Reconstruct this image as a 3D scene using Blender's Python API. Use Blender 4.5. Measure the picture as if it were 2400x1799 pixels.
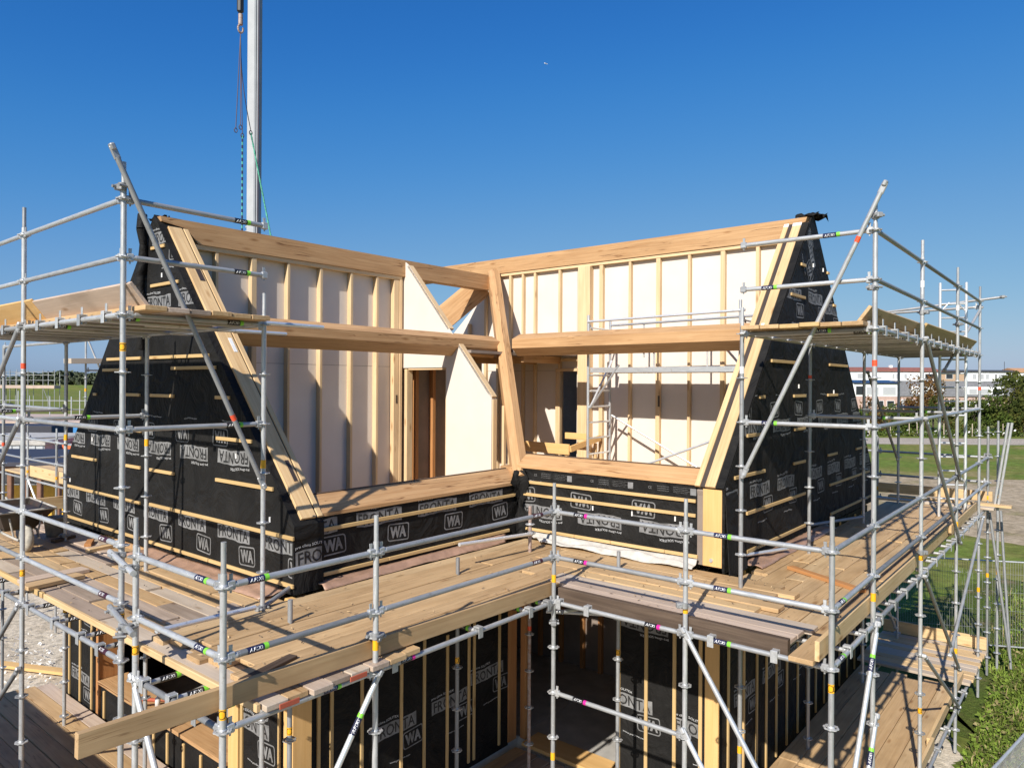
import bpy, bmesh, math, random
from mathutils import Matrix, Vector, Quaternion
random.seed(7)
R_ = math.radians
for o in list(bpy.data.objects): bpy.data.objects.remove(o)
scene = bpy.context.scene
COL = scene.collection
ZO = 4.4                      # ground level is z = 0; heights below are written relative to the guard rail and lifted by ZO

# ------------------------------------------------------------------ camera, sky, sun, exposure
cam_d = bpy.data.cameras.new('camera'); cam = bpy.data.objects.new('camera', cam_d); COL.objects.link(cam)
CAM = Vector((6.516, 4.726, 1.420 + ZO))
F_ = Vector((-0.77318, -0.63418, -0.0004)); Rt = Vector((-0.63417, 0.77317, 0.00593)); U_ = Vector((0.00345, -0.00484, 0.99998))
cam.matrix_world = Matrix(((Rt.x, U_.x, -F_.x, CAM.x), (Rt.y, U_.y, -F_.y, CAM.y), (Rt.z, U_.z, -F_.z, CAM.z), (0, 0, 0, 1)))
cam_d.sensor_width = 36; cam_d.sensor_fit = 'HORIZONTAL'; cam_d.lens = 1694.37 / 2400 * 36
cam_d.clip_start = 0.1; cam_d.clip_end = 20000
scene.camera = cam
SUN_AZ, SUN_EL = 14.0, 35.0   # azimuth from +x towards +y
sd = Vector((math.cos(R_(SUN_AZ)) * math.cos(R_(SUN_EL)), math.sin(R_(SUN_AZ)) * math.cos(R_(SUN_EL)), math.sin(R_(SUN_EL))))
world = bpy.data.worlds.new('World'); scene.world = world; world.use_nodes = True
wn = world.node_tree.nodes; wl = world.node_tree.links
sky = wn.new('ShaderNodeTexSky'); sky.sky_type = 'NISHITA'; sky.sun_disc = False
sky.sun_elevation = R_(SUN_EL); sky.sun_rotation = math.atan2(sd.x, sd.y)
sky.altitude = 0; sky.air_density = 1.0; sky.dust_density = 0.6; sky.ozone_density = 2.0
bg = wn['Background']; bg.inputs['Strength'].default_value = 0.1
def vscale(src, k):
    v = wn.new('ShaderNodeVectorMath'); v.operation = 'SCALE'; v.inputs['Scale'].default_value = k; wl.new(src, v.inputs[0]); return v.outputs[0]
cv = wn.new('ShaderNodeRGBCurve'); cv.mapping.extend = 'EXTRAPOLATED'      # the deep saturated blue of the photograph's film response, the same all over the sky
for i, pts in enumerate(([(0, 0), (0.12, 0.017), (0.177, 0.04), (0.302, 0.107), (0.5, 0.188), (0.8, 0.305), (1, 0.37)], [(0, 0), (0.2, 0.11), (0.281, 0.165), (0.48, 0.257), (0.76, 0.352), (1, 0.41)], [(0, 0), (0.35, 0.352), (0.46, 0.417), (0.7, 0.464), (1, 0.5)])):
    c = cv.mapping.curves[i]
    for k, p in enumerate(pts):
        if k < 1: c.points[0].location = p
        elif k == len(pts) - 1: c.points[-1].location = p
        else: c.points.new(*p)
cv.mapping.update()
wl.new(vscale(sky.outputs[0], 0.1), cv.inputs['Color']); wl.new(vscale(cv.outputs[0], 10.0), bg.inputs['Color'])
sun_d = bpy.data.lights.new('sun', 'SUN'); sun_d.energy = 4.4; sun_d.angle = R_(0.53); sun_d.color = (1.0, 0.95, 0.87)
sun = bpy.data.objects.new('sun', sun_d); COL.objects.link(sun)
sun.rotation_euler = (-sd).to_track_quat('-Z', 'Y').to_euler(); sun.location = (20, 10, 40)
vs = scene.view_settings; vs.view_transform = 'Standard'; vs.look = 'None'; vs.gamma = 1; vs.use_curve_mapping = False; vs.exposure = 0.55
scene.render.engine = 'CYCLES'

# ------------------------------------------------------------------ materials
def nmat(name):
    m = bpy.data.materials.new(name); m.use_nodes = True
    return m, m.node_tree.nodes, m.node_tree.links, m.node_tree.nodes['Principled BSDF']
def node(n, t, **k):
    x = n.new(t)
    for a, v in k.items():
        if a in ('Scale', 'Detail', 'Roughness', 'Distortion', 'Strength', 'Distance', 'Fac', 'Value', 'Randomness'): x.inputs[a].default_value = v
        else: setattr(x, a, v)
    return x
def ramp(n, stops):
    r = n.new('ShaderNodeValToRGB'); el = r.color_ramp.elements
    while len(el) < len(stops): el.new(0.5)
    for e, (p, c) in zip(el, stops): e.position = p; e.color = (*c, 1)
    return r
def mixc(n, l, a, b, fac, mode='MIX'):
    m = n.new('ShaderNodeMix'); m.data_type = 'RGBA'; m.blend_type = mode
    for s, v in ((0, fac), (6, a), (7, b)):
        if hasattr(v, 'links'): l.new(v, m.inputs[s])
        elif s == 0: m.inputs[0].default_value = v
        else: m.inputs[s].default_value = (*v, 1)
    return m.outputs[2]
def coords(n, l, scale=(1, 1, 1), rnd=True, kind='Object'):
    tc = n.new('ShaderNodeTexCoord'); mp = n.new('ShaderNodeMapping'); mp.inputs['Scale'].default_value = scale
    if rnd:
        oi = n.new('ShaderNodeObjectInfo'); mu = n.new('ShaderNodeVectorMath'); mu.operation = 'SCALE'; mu.inputs['Scale'].default_value = 37.0
        cb = n.new('ShaderNodeCombineXYZ'); l.new(oi.outputs['Random'], cb.inputs[0]); l.new(oi.outputs['Random'], cb.inputs[1]); l.new(oi.outputs['Random'], cb.inputs[2])
        l.new(cb.outputs[0], mu.inputs[0]); ad = n.new('ShaderNodeVectorMath'); l.new(tc.outputs[kind], ad.inputs[0]); l.new(mu.outputs[0], ad.inputs[1])
        l.new(ad.outputs[0], mp.inputs['Vector'])
    else: l.new(tc.outputs[kind], mp.inputs['Vector'])
    return mp.outputs[0]
def wood(name, c1, c2, tones=None, rough=0.6, grain=1.0, knots=True, weather=0.0, cracks=0.0):
    """timber: grain runs along the piece's own length; each piece has its own tone"""
    m, n, l, b = nmat(name)
    v = coords(n, l, (0.35, 9, 9))
    no = node(n, 'ShaderNodeTexNoise', Scale=2.2, Detail=7, Roughness=0.62, Distortion=1.1); l.new(v, no.inputs['Vector'])
    r = ramp(n, [(0.3, c1), (0.52, tuple((a + d) / 2 for a, d in zip(c1, c2))), (0.72, c2)]); l.new(no.outputs['Fac'], r.inputs[0])
    col = r.outputs[0]
    if tones:
        oi = n.new('ShaderNodeObjectInfo'); tr = ramp(n, tones); tr.color_ramp.interpolation = 'CONSTANT' if len(tones) > 3 else 'LINEAR'
        l.new(oi.outputs['Random'], tr.inputs[0]); col = mixc(n, l, col, tr.outputs[0], 1.0, 'MULTIPLY')
    if knots:
        v2 = coords(n, l, (1.6, 6, 6)); vo = node(n, 'ShaderNodeTexVoronoi', Scale=1.0); l.new(v2, vo.inputs['Vector'])
        kr = ramp(n, [(0.0, (0.32, 0.2, 0.11)), (0.1, (0.75, 0.66, 0.56)), (0.17, (1, 1, 1))]); l.new(vo.outputs['Distance'], kr.inputs[0])
        col = mixc(n, l, col, kr.outputs[0], 0.8, 'MULTIPLY')
    v3 = coords(n, l, (1.2, 3, 3)); n3 = node(n, 'ShaderNodeTexNoise', Scale=1.1, Detail=4); l.new(v3, n3.inputs['Vector'])
    sr = ramp(n, [(0.3, (0.72, 0.7, 0.68)), (0.55, (1, 1, 1))]); l.new(n3.outputs['Fac'], sr.inputs[0])
    col = mixc(n, l, col, sr.outputs[0], 0.45 + weather * 0.5, 'MULTIPLY')
    if cracks:
        v4 = coords(n, l, (0.28, 7, 7)); n4 = node(n, 'ShaderNodeTexNoise', Scale=1.6, Detail=3, Roughness=0.5, Distortion=0.6); l.new(v4, n4.inputs['Vector'])
        cr_ = ramp(n, [(0.488, (1, 1, 1)), (0.497, (0.25, 0.16, 0.1)), (0.503, (0.25, 0.16, 0.1)), (0.512, (1, 1, 1))]); l.new(n4.outputs['Fac'], cr_.inputs[0])
        n5 = node(n, 'ShaderNodeTexNoise', Scale=1.3, Detail=2); l.new(coords(n, l, (0.8, 2, 2)), n5.inputs['Vector']); m5 = ramp(n, [(0.5, (0, 0, 0)), (0.58, (1, 1, 1))]); l.new(n5.outputs['Fac'], m5.inputs[0])
        mm = n.new('ShaderNodeMath'); mm.operation = 'MULTIPLY'; mm.inputs[1].default_value = cracks; l.new(m5.outputs[0], mm.inputs[0])
        col = mixc(n, l, col, cr_.outputs[0], mm.outputs[0], 'MULTIPLY')
    l.new(col, b.inputs['Base Color']); b.inputs['Roughness'].default_value = rough; b.inputs['Specular IOR Level'].default_value = 0.3
    bp = node(n, 'ShaderNodeBump', Strength=0.25 * grain, Distance=0.004); l.new(no.outputs['Fac'], bp.inputs['Height']); l.new(bp.outputs[0], b.inputs['Normal'])
    return m
def plain(name, c, rough=0.6, metal=0.0, var=0.12, scale=6.0, bump=0.0, c2=None, emit=None, spec=None, rnd=False, detail=5):
    m, n, l, b = nmat(name)
    v = coords(n, l, (1, 1, 1), rnd); no = node(n, 'ShaderNodeTexNoise', Scale=scale, Detail=detail, Roughness=0.6); l.new(v, no.inputs['Vector'])
    lo = c2 or tuple(x * (1 - var) for x in c); hi = c if c2 else tuple(min(1, x * (1 + var)) for x in c)
    r = ramp(n, [(0.35, lo), (0.68, hi)]); l.new(no.outputs['Fac'], r.inputs[0]); l.new(r.outputs[0], b.inputs['Base Color'])
    b.inputs['Roughness'].default_value = rough; b.inputs['Metallic'].default_value = metal
    if spec is not None: b.inputs['Specular IOR Level'].default_value = spec
    if bump:
        bp = node(n, 'ShaderNodeBump', Strength=bump, Distance=0.02); l.new(no.outputs['Fac'], bp.inputs['Height']); l.new(bp.outputs[0], b.inputs['Normal'])
    return m
MT = {}
MT['spruce'] = wood('spruce', (0.55, 0.37, 0.19), (0.72, 0.54, 0.31), [(0, (0.9, 0.86, 0.8)), (0.5, (1, 0.98, 0.95)), (1, (1.06, 1.0, 0.92))])
MT['stud'] = wood('stud', (0.62, 0.44, 0.25), (0.76, 0.59, 0.37), [(0, (0.92, 0.9, 0.86)), (1, (1.05, 1, 0.95))])
MT['beam'] = wood('douglas_beam', (0.42, 0.235, 0.105), (0.60, 0.385, 0.2), [(0, (0.94, 0.92, 0.9)), (1, (1.06, 1.02, 0.98))], grain=1.6, cracks=0.9)
MT['batten'] = wood('batten', (0.50, 0.34, 0.15), (0.66, 0.48, 0.24), [(0, (0.86, 0.84, 0.8)), (1, (1.05, 1, 0.95))])
MT['ochre'] = wood('ochre_timber', (0.66, 0.40, 0.15), (0.74, 0.48, 0.21), [(0, (0.95, 0.95, 0.95)), (1, (1.03, 1.0, 0.98))], knots=False)
MT['orange'] = wood('orange_timber', (0.40, 0.17, 0.06), (0.52, 0.26, 0.1), None, knots=False)
PT = [(0, (0.96, 0.9, 0.83)), (0.22, (1.08, 1.02, 0.94)), (0.42, (1.0, 0.96, 0.92)), (0.58, (1.04, 1.04, 1.04)), (0.72, (0.92, 0.86, 0.8)), (0.86, (1.1, 1.04, 0.96))]
MT['plank'] = wood('scaffold_plank', (0.445, 0.30, 0.158), (0.585, 0.425, 0.245), PT, weather=0.8, grain=1.4, cracks=0.5)
MT['plank_grey'] = wood('weathered_plank', (0.345, 0.272, 0.213), (0.475, 0.392, 0.32), [(0, (0.8, 0.76, 0.72)), (0.3, (1.12, 1.08, 1.05)), (0.55, (0.9, 0.86, 0.84)), (0.75, (1.3, 1.24, 1.2))], weather=0.7, grain=1.5)
MT['plank_white'] = wood('bleached_plank', (0.47, 0.385, 0.30), (0.57, 0.485, 0.395), [(0, (0.95, 0.93, 0.9)), (1, (1.05, 1.03, 1))], weather=0.3)
MT['plank_dark'] = wood('dark_old_plank', (0.06, 0.04, 0.028), (0.14, 0.098, 0.07), None, weather=0.7, grain=2)
MT['red_end'] = plain('red_paint', (0.42, 0.09, 0.045), 0.7)
MT['steel'] = None
def steel(name, c, rough, metal, streak=0.25):
    m, n, l, b = nmat(name)
    v = coords(n, l, (2.5, 14, 14)); no = node(n, 'ShaderNodeTexNoise', Scale=3, Detail=6, Roughness=0.65); l.new(v, no.inputs['Vector'])
    r = ramp(n, [(0.28, tuple(x * (1 - streak) for x in c)), (0.6, c), (0.8, tuple(min(1, x * 1.12) for x in c))]); l.new(no.outputs['Fac'], r.inputs[0])
    oi = n.new('ShaderNodeObjectInfo'); tr = ramp(n, [(0, (0.7, 0.7, 0.7)), (0.35, (0.92, 0.92, 0.91)), (0.7, (1.04, 1.04, 1.03)), (1, (1.2, 1.2, 1.19))]); l.new(oi.outputs['Random'], tr.inputs[0])
    l.new(mixc(n, l, r.outputs[0], tr.outputs[0], 1.0, 'MULTIPLY'), b.inputs['Base Color'])
    v2 = coords(n, l, (9, 9, 9)); n2 = node(n, 'ShaderNodeTexNoise', Scale=2.0, Detail=5, Roughness=0.7); l.new(v2, n2.inputs['Vector'])
    sp = ramp(n, [(0.0, (0.62, 0.52, 0.44)), (0.33, (0.78, 0.74, 0.7)), (0.4, (1, 1, 1)), (0.63, (1, 1, 1)), (0.68, (1.3, 1.28, 1.22))]); l.new(n2.outputs['Fac'], sp.inputs[0])
    bc = b.inputs['Base Color'].links[0].from_socket; l.new(mixc(n, l, bc, sp.outputs[0], 0.85, 'MULTIPLY'), b.inputs['Base Color'])
    rr = n.new('ShaderNodeMapRange'); rr.inputs[3].default_value = rough - 0.1; rr.inputs[4].default_value = rough + 0.14; l.new(no.outputs['Fac'], rr.inputs[0]); l.new(rr.outputs[0], b.inputs['Roughness'])
    b.inputs['Metallic'].default_value = metal
    return m
MT['steel'] = steel('galvanised_steel', (0.50, 0.505, 0.51), 0.4, 0.4)
MT['steel_dull'] = steel('dull_grey_tube', (0.36, 0.365, 0.37), 0.55, 0.4)
MT['alu'] = steel('aluminium', (0.74, 0.75, 0.76), 0.35, 0.6, 0.12)
MT['rust'] = plain('rusty_steel', (0.30, 0.17, 0.12), 0.7, 0.3, c2=(0.42, 0.36, 0.33), scale=25)
def membrane():
    m, n, l, b = nmat('black_membrane')
    v = coords(n, l, (1, 1, 1), False); no = node(n, 'ShaderNodeTexNoise', Scale=2.4, Detail=5, Roughness=0.55, Distortion=0.8); l.new(v, no.inputs['Vector'])
    n2 = node(n, 'ShaderNodeTexNoise', Scale=60, Detail=3); l.new(v, n2.inputs['Vector'])
    r = ramp(n, [(0.3, (0.009, 0.0086, 0.0082)), (0.7, (0.0175, 0.0165, 0.0155))]); l.new(no.outputs['Fac'], r.inputs[0]); l.new(r.outputs[0], b.inputs['Base Color'])
    b.inputs['Roughness'].default_value = 0.7; b.inputs['Specular IOR Level'].default_value = 0.16
    b1 = node(n, 'ShaderNodeBump', Strength=0.8, Distance=0.12); l.new(no.outputs['Fac'], b1.inputs['Height'])
    b2 = node(n, 'ShaderNodeBump', Strength=0.15, Distance=0.002); l.new(n2.outputs['Fac'], b2.inputs['Height']); l.new(b1.outputs[0], b2.inputs['Normal']); l.new(b2.outputs[0], b.inputs['Normal'])
    return m
MT['membrane'] = membrane()
MT['print'] = plain('grey_print', (0.25, 0.25, 0.25), 0.65, c2=(0.125, 0.123, 0.12), scale=7, rnd=True, detail=8)
MT['printblack'] = plain('black_print', (0.016, 0.0155, 0.015), 0.65)
MT['printwhite'] = plain('white_print', (0.55, 0.55, 0.55), 0.65)
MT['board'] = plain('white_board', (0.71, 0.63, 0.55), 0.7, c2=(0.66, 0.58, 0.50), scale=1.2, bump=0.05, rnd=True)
MT['darktape'] = plain('dark_tape', (0.05, 0.035, 0.028), 0.6)
MT['whitecap'] = plain('white_cap', (0.75, 0.74, 0.72), 0.5)
MT['navy'] = plain('navy_label', (0.02, 0.022, 0.06), 0.4, var=0.05)
MT['blacklabel'] = plain('black_label', (0.015, 0.015, 0.018), 0.4, var=0.05)
MT['maroon'] = plain('maroon_label', (0.05, 0.01, 0.02), 0.4, var=0.05)
MT['green'] = plain('green_label', (0.22, 0.62, 0.05), 0.45, var=0.05)
MT['magenta'] = plain('magenta_label', (0.65, 0.02, 0.28), 0.45, var=0.05)
MT['white'] = plain('white_lettering', (0.8, 0.8, 0.8), 0.5, var=0.02)
MT['yellow'] = plain('yellow_sticker', (0.85, 0.42, 0.015), 0.45, var=0.08, scale=20)
MT['redtape'] = plain('red_tape', (0.8, 0.09, 0.03), 0.5, var=0.1)
MT['foil'] = plain('white_foil', (0.52, 0.485, 0.43), 0.5, var=0.15, scale=8, bump=0.3)
MT['kraft'] = plain('brown_foil', (0.36, 0.22, 0.15), 0.45, var=0.2, scale=5, bump=0.3)
MT['concrete'] = plain('concrete', (0.42, 0.40, 0.37), 0.85, var=0.15, scale=3, bump=0.15)
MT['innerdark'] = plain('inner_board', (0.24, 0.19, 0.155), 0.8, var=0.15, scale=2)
MT['webgreen'] = plain('green_webbing', (0.10, 0.42, 0.29), 0.7, var=0.3, scale=30)
MT['black'] = plain('black_plastic', (0.02, 0.02, 0.022), 0.5)
MT['cable'] = plain('steel_cable', (0.10, 0.07, 0.08), 0.5, 0.3)
MT['crane'] = plain('crane_grey', (0.40, 0.41, 0.42), 0.45, var=0.06, scale=2)
MT['crane2'] = plain('crane_dark_grey', (0.30, 0.31, 0.33), 0.45, var=0.1, scale=2)

# ------------------------------------------------------------------ mesh helpers
MW = {}
def world_of(o): return MW[o.name]
def place(o, par, M):
    COL.objects.link(o); MW[o.name] = M
    if par is not None:
        o.parent = par; o.matrix_basis = MW[par.name].inverted() @ M
    else: o.matrix_basis = M
    return o
def T(x, y, z): return Matrix.Translation((x, y, z + ZO))
def thing(name, label, cat, loc=(0, 0, -ZO), group=None):
    o = bpy.data.objects.new(name, None); o.empty_display_size = 0.2
    place(o, None, T(*loc)); return tag(o, label, cat, group)
def tag(o, label, cat, group=None):
    o['label'] = label; o['category'] = cat
    if group: o['group'] = group
    return o
class MB:
    def __init__(s): s.v = []; s.f = []; s.mi = []; s.sm = []
    def add(s, vs, fs, mi=0, smooth=False, M=None):
        k = len(s.v); s.v += [tuple(M @ Vector(p)) if M else tuple(p) for p in vs]
        for f in fs: s.f.append(tuple(i + k for i in f)); s.mi.append(mi); s.sm.append(smooth)
        return s
    def box(s, x0, x1, y0, y1, z0, z1, mi=0, M=None):
        x0, x1 = sorted((x0, x1)); y0, y1 = sorted((y0, y1)); z0, z1 = sorted((z0, z1))
        return s.add([(x0, y0, z0), (x1, y0, z0), (x1, y1, z0), (x0, y1, z0), (x0, y0, z1), (x1, y0, z1), (x1, y1, z1), (x0, y1, z1)],
                     [(0, 3, 2, 1), (4, 5, 6, 7), (0, 1, 5, 4), (1, 2, 6, 5), (2, 3, 7, 6), (3, 0, 4, 7)], mi, False, M)
    def cbox(s, x0, x1, y0, y1, z0, z1, c=0.004, mi=0, M=None):
        """box with chamfered edges"""
        X = (x0, x1); Y = (y0, y1); Z = (z0, z1); c = min(c, abs(x1 - x0) / 3, abs(y1 - y0) / 3, abs(z1 - z0) / 3); vs = []; ix = {}
        for i in (0, 1):
            for j in (0, 1):
                for k in (0, 1):
                    sx, sy, sz = (1 - 2 * i) * c, (1 - 2 * j) * c, (1 - 2 * k) * c
                    for a, p in enumerate(((X[i], Y[j] + sy, Z[k] + sz), (X[i] + sx, Y[j], Z[k] + sz), (X[i] + sx, Y[j] + sy, Z[k]))):
                        ix[i, j, k, a] = len(vs); vs.append(p)
        fs = []
        def fc(l, flip): fs.append(tuple(reversed(l)) if flip else tuple(l))
        for i in (0, 1):
            fc([ix[i, 0, 0, 0], ix[i, 0, 1, 0], ix[i, 1, 1, 0], ix[i, 1, 0, 0]], i == 1)
            fc([ix[0, i, 0, 1], ix[1, i, 0, 1], ix[1, i, 1, 1], ix[0, i, 1, 1]], i == 1)
            fc([ix[0, 0, i, 2], ix[0, 1, i, 2], ix[1, 1, i, 2], ix[1, 0, i, 2]], i == 1)
        for i in (0, 1):
            for j in (0, 1):
                fc([ix[i, j, 0, 0], ix[i, j, 0, 1], ix[i, j, 1, 1], ix[i, j, 1, 0]], (i + j) % 2 == 1)
                fc([ix[i, 0, j, 2], ix[i, 0, j, 0], ix[i, 1, j, 0], ix[i, 1, j, 2]], (i + j) % 2 == 1)
                fc([ix[0, i, j, 1], ix[0, i, j, 2], ix[1, i, j, 2], ix[1, i, j, 1]], (i + j) % 2 == 1)
                for k in (0, 1): fc([ix[i, j, k, 0], ix[i, j, k, 1], ix[i, j, k, 2]], (i + j + k) % 2 == 0)
        return s.add(vs, fs, mi, False, M)
    def tube(s, p, q, r, n=12, mi=0, caps=True, r2=None, M=None):
        p = Vector(p); q = Vector(q); d = (q - p).normalized(); a = d.orthogonal().normalized(); b = d.cross(a); r2 = r if r2 is None else r2
        vs = []; 
        for i in range(n):
            t = 2 * math.pi * i / n; o = a * math.cos(t) + b * math.sin(t); vs += [p + o * r, q + o * r2]
        s.add(vs, [(2 * i, 2 * ((i + 1) % n), 2 * ((i + 1) % n) + 1, 2 * i + 1) for i in range(n)], mi, True, M)
        if caps: s.add(vs, [tuple(2 * i for i in reversed(range(n))), tuple(2 * i + 1 for i in range(n))], mi, False, M)
        return s
    def path(s, pts, r, n=8, mi=0, M=None):
        for a, b in zip(pts[:-1], pts[1:]): s.tube(a, b, r, n, mi, True, None, M)
        return s
    def lathe(s, prof, n=16, mi=0, M=None, smooth=True):
        vs = []; k = len(prof)
        for i in range(n):
            t = 2 * math.pi * i / n
            for r, z in prof: vs.append((r * math.cos(t), r * math.sin(t), z))
        fs = [(i * k + j, ((i + 1) % n) * k + j, ((i + 1) % n) * k + j + 1, i * k + j + 1) for i in range(n) for j in range(k - 1)]
        return s.add(vs, fs, mi, smooth, M)
    def prism(s, poly, d, mi=0, M=None):
        """polygon of 3D points pushed along vector d"""
        n = len(poly); d = Vector(d); vs = [Vector(p) for p in poly] + [Vector(p) + d for p in poly]
        nrm = Vector((0, 0, 0))
        for i in range(n): nrm += Vector(poly[i]).cross(Vector(poly[(i + 1) % n]))
        fl = nrm.dot(d) > 0
        f = [tuple(range(n)), tuple(range(2 * n - 1, n - 1, -1))] + [(i, i + n, (i + 1) % n + n, (i + 1) % n) for i in range(n)]
        if fl: f = [tuple(reversed(x)) for x in f]
        return s.add(vs, f, mi, False, M)
    def mesh(s, name, mats):
        me = bpy.data.meshes.new(name); me.from_pydata(s.v, [], s.f)
        for m in (mats if isinstance(mats, (list, tuple)) else [mats]): me.materials.append(MT[m] if isinstance(m, str) else m)
        me.polygons.foreach_set('material_index', s.mi); me.polygons.foreach_set('use_smooth', s.sm); me.update(); return me
    def build(s, name, mats, par=None, M=None):
        """vertices are in scene coordinates (relative heights); the object's origin is moved to their centre"""
        xs = [p[0] for p in s.v]; ys = [p[1] for p in s.v]; zs = [p[2] for p in s.v]
        if M is None:
            c = Vector(((min(xs) + max(xs)) / 2, (min(ys) + max(ys)) / 2, min(zs))); s.v = [tuple(Vector(p) - c) for p in s.v]; M = T(*c)
        return place(bpy.data.objects.new(name, s.mesh(name, mats)), par, M)
def frame(p, q, up=(0, 0, 1)):
    x = (Vector(q) - Vector(p)).normalized(); u = Vector(up)
    if abs(x.dot(u)) > 0.98: u = Vector((1, 0, 0)) if abs(x.x) < 0.9 else Vector((0, 1, 0))
    y = u.cross(x).normalized(); z = x.cross(y)
    return Matrix(((x.x, y.x, z.x, p[0]), (x.y, y.y, z.y, p[1]), (x.z, y.z, z.z, p[2] + ZO), (0, 0, 0, 1)))
_mc = {}
def cached(key, fn):
    if key not in _mc: _mc[key] = fn()
    return _mc[key]
def inst(name, me, par, M): return place(bpy.data.objects.new(name, me), par, M)
def beam(name, p, q, w, h, mat, par=None, up=(0, 0, 1), c=0.004):
    """straight timber from p to q (centre line), w wide, h high, grain along it"""
    L = round((Vector(q) - Vector(p)).length, 3)
    me = cached(('beam', L, w, h, mat, c), lambda: MB().cbox(0, L, -w / 2, w / 2, -h / 2, h / 2, c).mesh(name, mat))
    return inst(name, me, par, frame(p, q, up))
def bbox(name, x0, x1, y0, y1, z0, z1, mat, par=None, c=0.004):
    """timber given by its extents, grain along the longest side"""
    x0, x1 = sorted((x0, x1)); y0, y1 = sorted((y0, y1)); z0, z1 = sorted((z0, z1))
    d = (x1 - x0, y1 - y0, z1 - z0); k = d.index(max(d)); cx, cy, cz = (x0 + x1) / 2, (y0 + y1) / 2, (z0 + z1) / 2
    if k == 0: return beam(name, (x0, cy, cz), (x1, cy, cz), d[1], d[2], mat, par, c=c)
    if k == 1: return beam(name, (cx, y0, cz), (cx, y1, cz), d[0], d[2], mat, par, c=c)
    return beam(name, (cx, cy, z0), (cx, cy, z1), d[1], d[0], mat, par, up=(1, 0, 0), c=c)
def tubeo(name, p, q, r, mat, par=None, n=12):
    L = round((Vector(q) - Vector(p)).length, 3)
    me = cached(('tube', L, r, mat, n), lambda: MB().tube((0, 0, 0), (L, 0, 0), r, n).mesh(name, mat))
    return inst(name, me, par, frame(p, q))
def text_mesh(body, size=1.0):
    cu = bpy.data.curves.new('t', 'FONT'); cu.body = body; cu.size = size; cu.resolution_u = 2
    if body == 'AFIX': cu.space_character = 1.25; cu.offset = 0.012
    if body in ('FRONTA', 'WA'): cu.offset = 0.012
    o = bpy.data.objects.new('t', cu); COL.objects.link(o); bpy.context.view_layer.update()
    dg = bpy.context.evaluated_depsgraph_get(); me = bpy.data.meshes.new_from_object(o.evaluated_get(dg))
    bm = bmesh.new(); bm.from_mesh(me); bmesh.ops.triangulate(bm, faces=bm.faces); vs = [v.co.copy() for v in bm.verts]; fs = [tuple(v.index for v in f.verts) for f in bm.faces]; bm.free()
    bpy.data.objects.remove(o); bpy.data.curves.remove(cu); bpy.data.meshes.remove(me)
    x0 = min(v.x for v in vs); x1 = max(v.x for v in vs); y0 = min(v.y for v in vs); y1 = max(v.y for v in vs)
    return [((v.x - x0) / (x1 - x0), (v.y - y0) / (y1 - y0)) for v in vs], fs        # unit box
TX = {w: text_mesh(w) for w in ('FRONTA', 'WA', 'pro clima SOLITEX', 'AFIX', 'www.proclima.com', 'CE')}
# ------------------------------------------------------------------ the timber house under construction
XG, YG, XC, YC = 1.93, 1.12, -2.05, -2.15          # gable planes and court-side wall planes
FL, GF = -0.84, -3.95                              # upper floor and ground floor levels
house = thing('timber_house', 'unfinished timber frame house with two steep gables wrapped in black membrane', 'house', (-3, -3, -ZO))
SL = 1.145; AL = math.atan(SL); SR = 1.165; AR = math.atan(SR)
def part(name, mb, mats, par=None): return mb.build(name, mats, par or house)
_bbox = bbox
def bbox(name, x0, x1, y0, y1, z0, z1, mat, par=None, c=0.004): return _bbox(name, x0, x1, y0, y1, z0, z1, mat, par or house, c)

# --- flat printing on the membrane (one unit repeats every metre)
def rrect(x0, x1, y0, y1, r, k=4):
    p = []
    for cx, cy, a in ((x1 - r, y1 - r, 0), (x0 + r, y1 - r, 90), (x0 + r, y0 + r, 180), (x1 - r, y0 + r, 270)):
        for i in range(k + 1): t = R_(a + 90 * i / k); p.append((cx + r * math.cos(t), cy + r * math.sin(t)))
    return p
def unit_mb(top=True, wa=True, word=True, sd=0):
    b = MB()
    def txt(w, x0, x1, y0, y1, z, mi):
        vs, fs = TX[w]; b.add([(x0 + a * (x1 - x0), y0 + c * (y1 - y0), z) for a, c in vs], fs, mi)
    if word:
        b.add([(0.06 * i, 0.175 * j, 0.002) for i in range(13) for j in (0, 1)], [(2 * i, 2 * i + 2, 2 * i + 3, 2 * i + 1) for i in range(12)], 0)
        txt('FRONTA', 0.03, 0.69, 0.018, 0.157, 0.0035, 1)
    if wa:
        o = rrect(0.49, 0.84, -0.255, -0.03, 0.04); i = rrect(0.505, 0.825, -0.24, -0.045, 0.03); n = len(o)
        b.add([(*p, 0.002) for p in o + i], [(k, (k + 1) % n, (k + 1) % n + n, k + n) for k in range(n)], 0)
        for dx in (0, 0.006, 0.012): txt('WA', 0.53 + dx, 0.785 + dx, -0.215, -0.07, 0.0024 + dx * 0.01, 0)
    if top: txt('pro clima SOLITEX', 0.0, 0.42, 0.195, 0.235, 0.002, 2)
    if wa: txt('www.proclima.com', 0.28, 0.62, -0.36, -0.33, 0.002, 2)
    for k, (x, y, z) in enumerate(b.v):      # the sheet is not pulled flat, so the print wanders a little
        b.v[k] = (x + 0.006 * math.sin(y * 23 + sd * 2.1) + 0.003 * math.sin(x * 31 + sd), y + 0.007 * math.sin(x * 11 + sd * 1.7) + 0.004 * math.sin(x * 29 + y * 9 + sd), z)
    return b
UNITS = [unit_mb(sd=k).mesh('print', ['print', 'printblack', 'printwhite']) for k in range(4)]; UNIT_ME = UNITS[0]; _uc = [0]
WA_ME = unit_mb(False, True, False).mesh('print', ['print', 'printblack', 'printwhite'])
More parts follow.
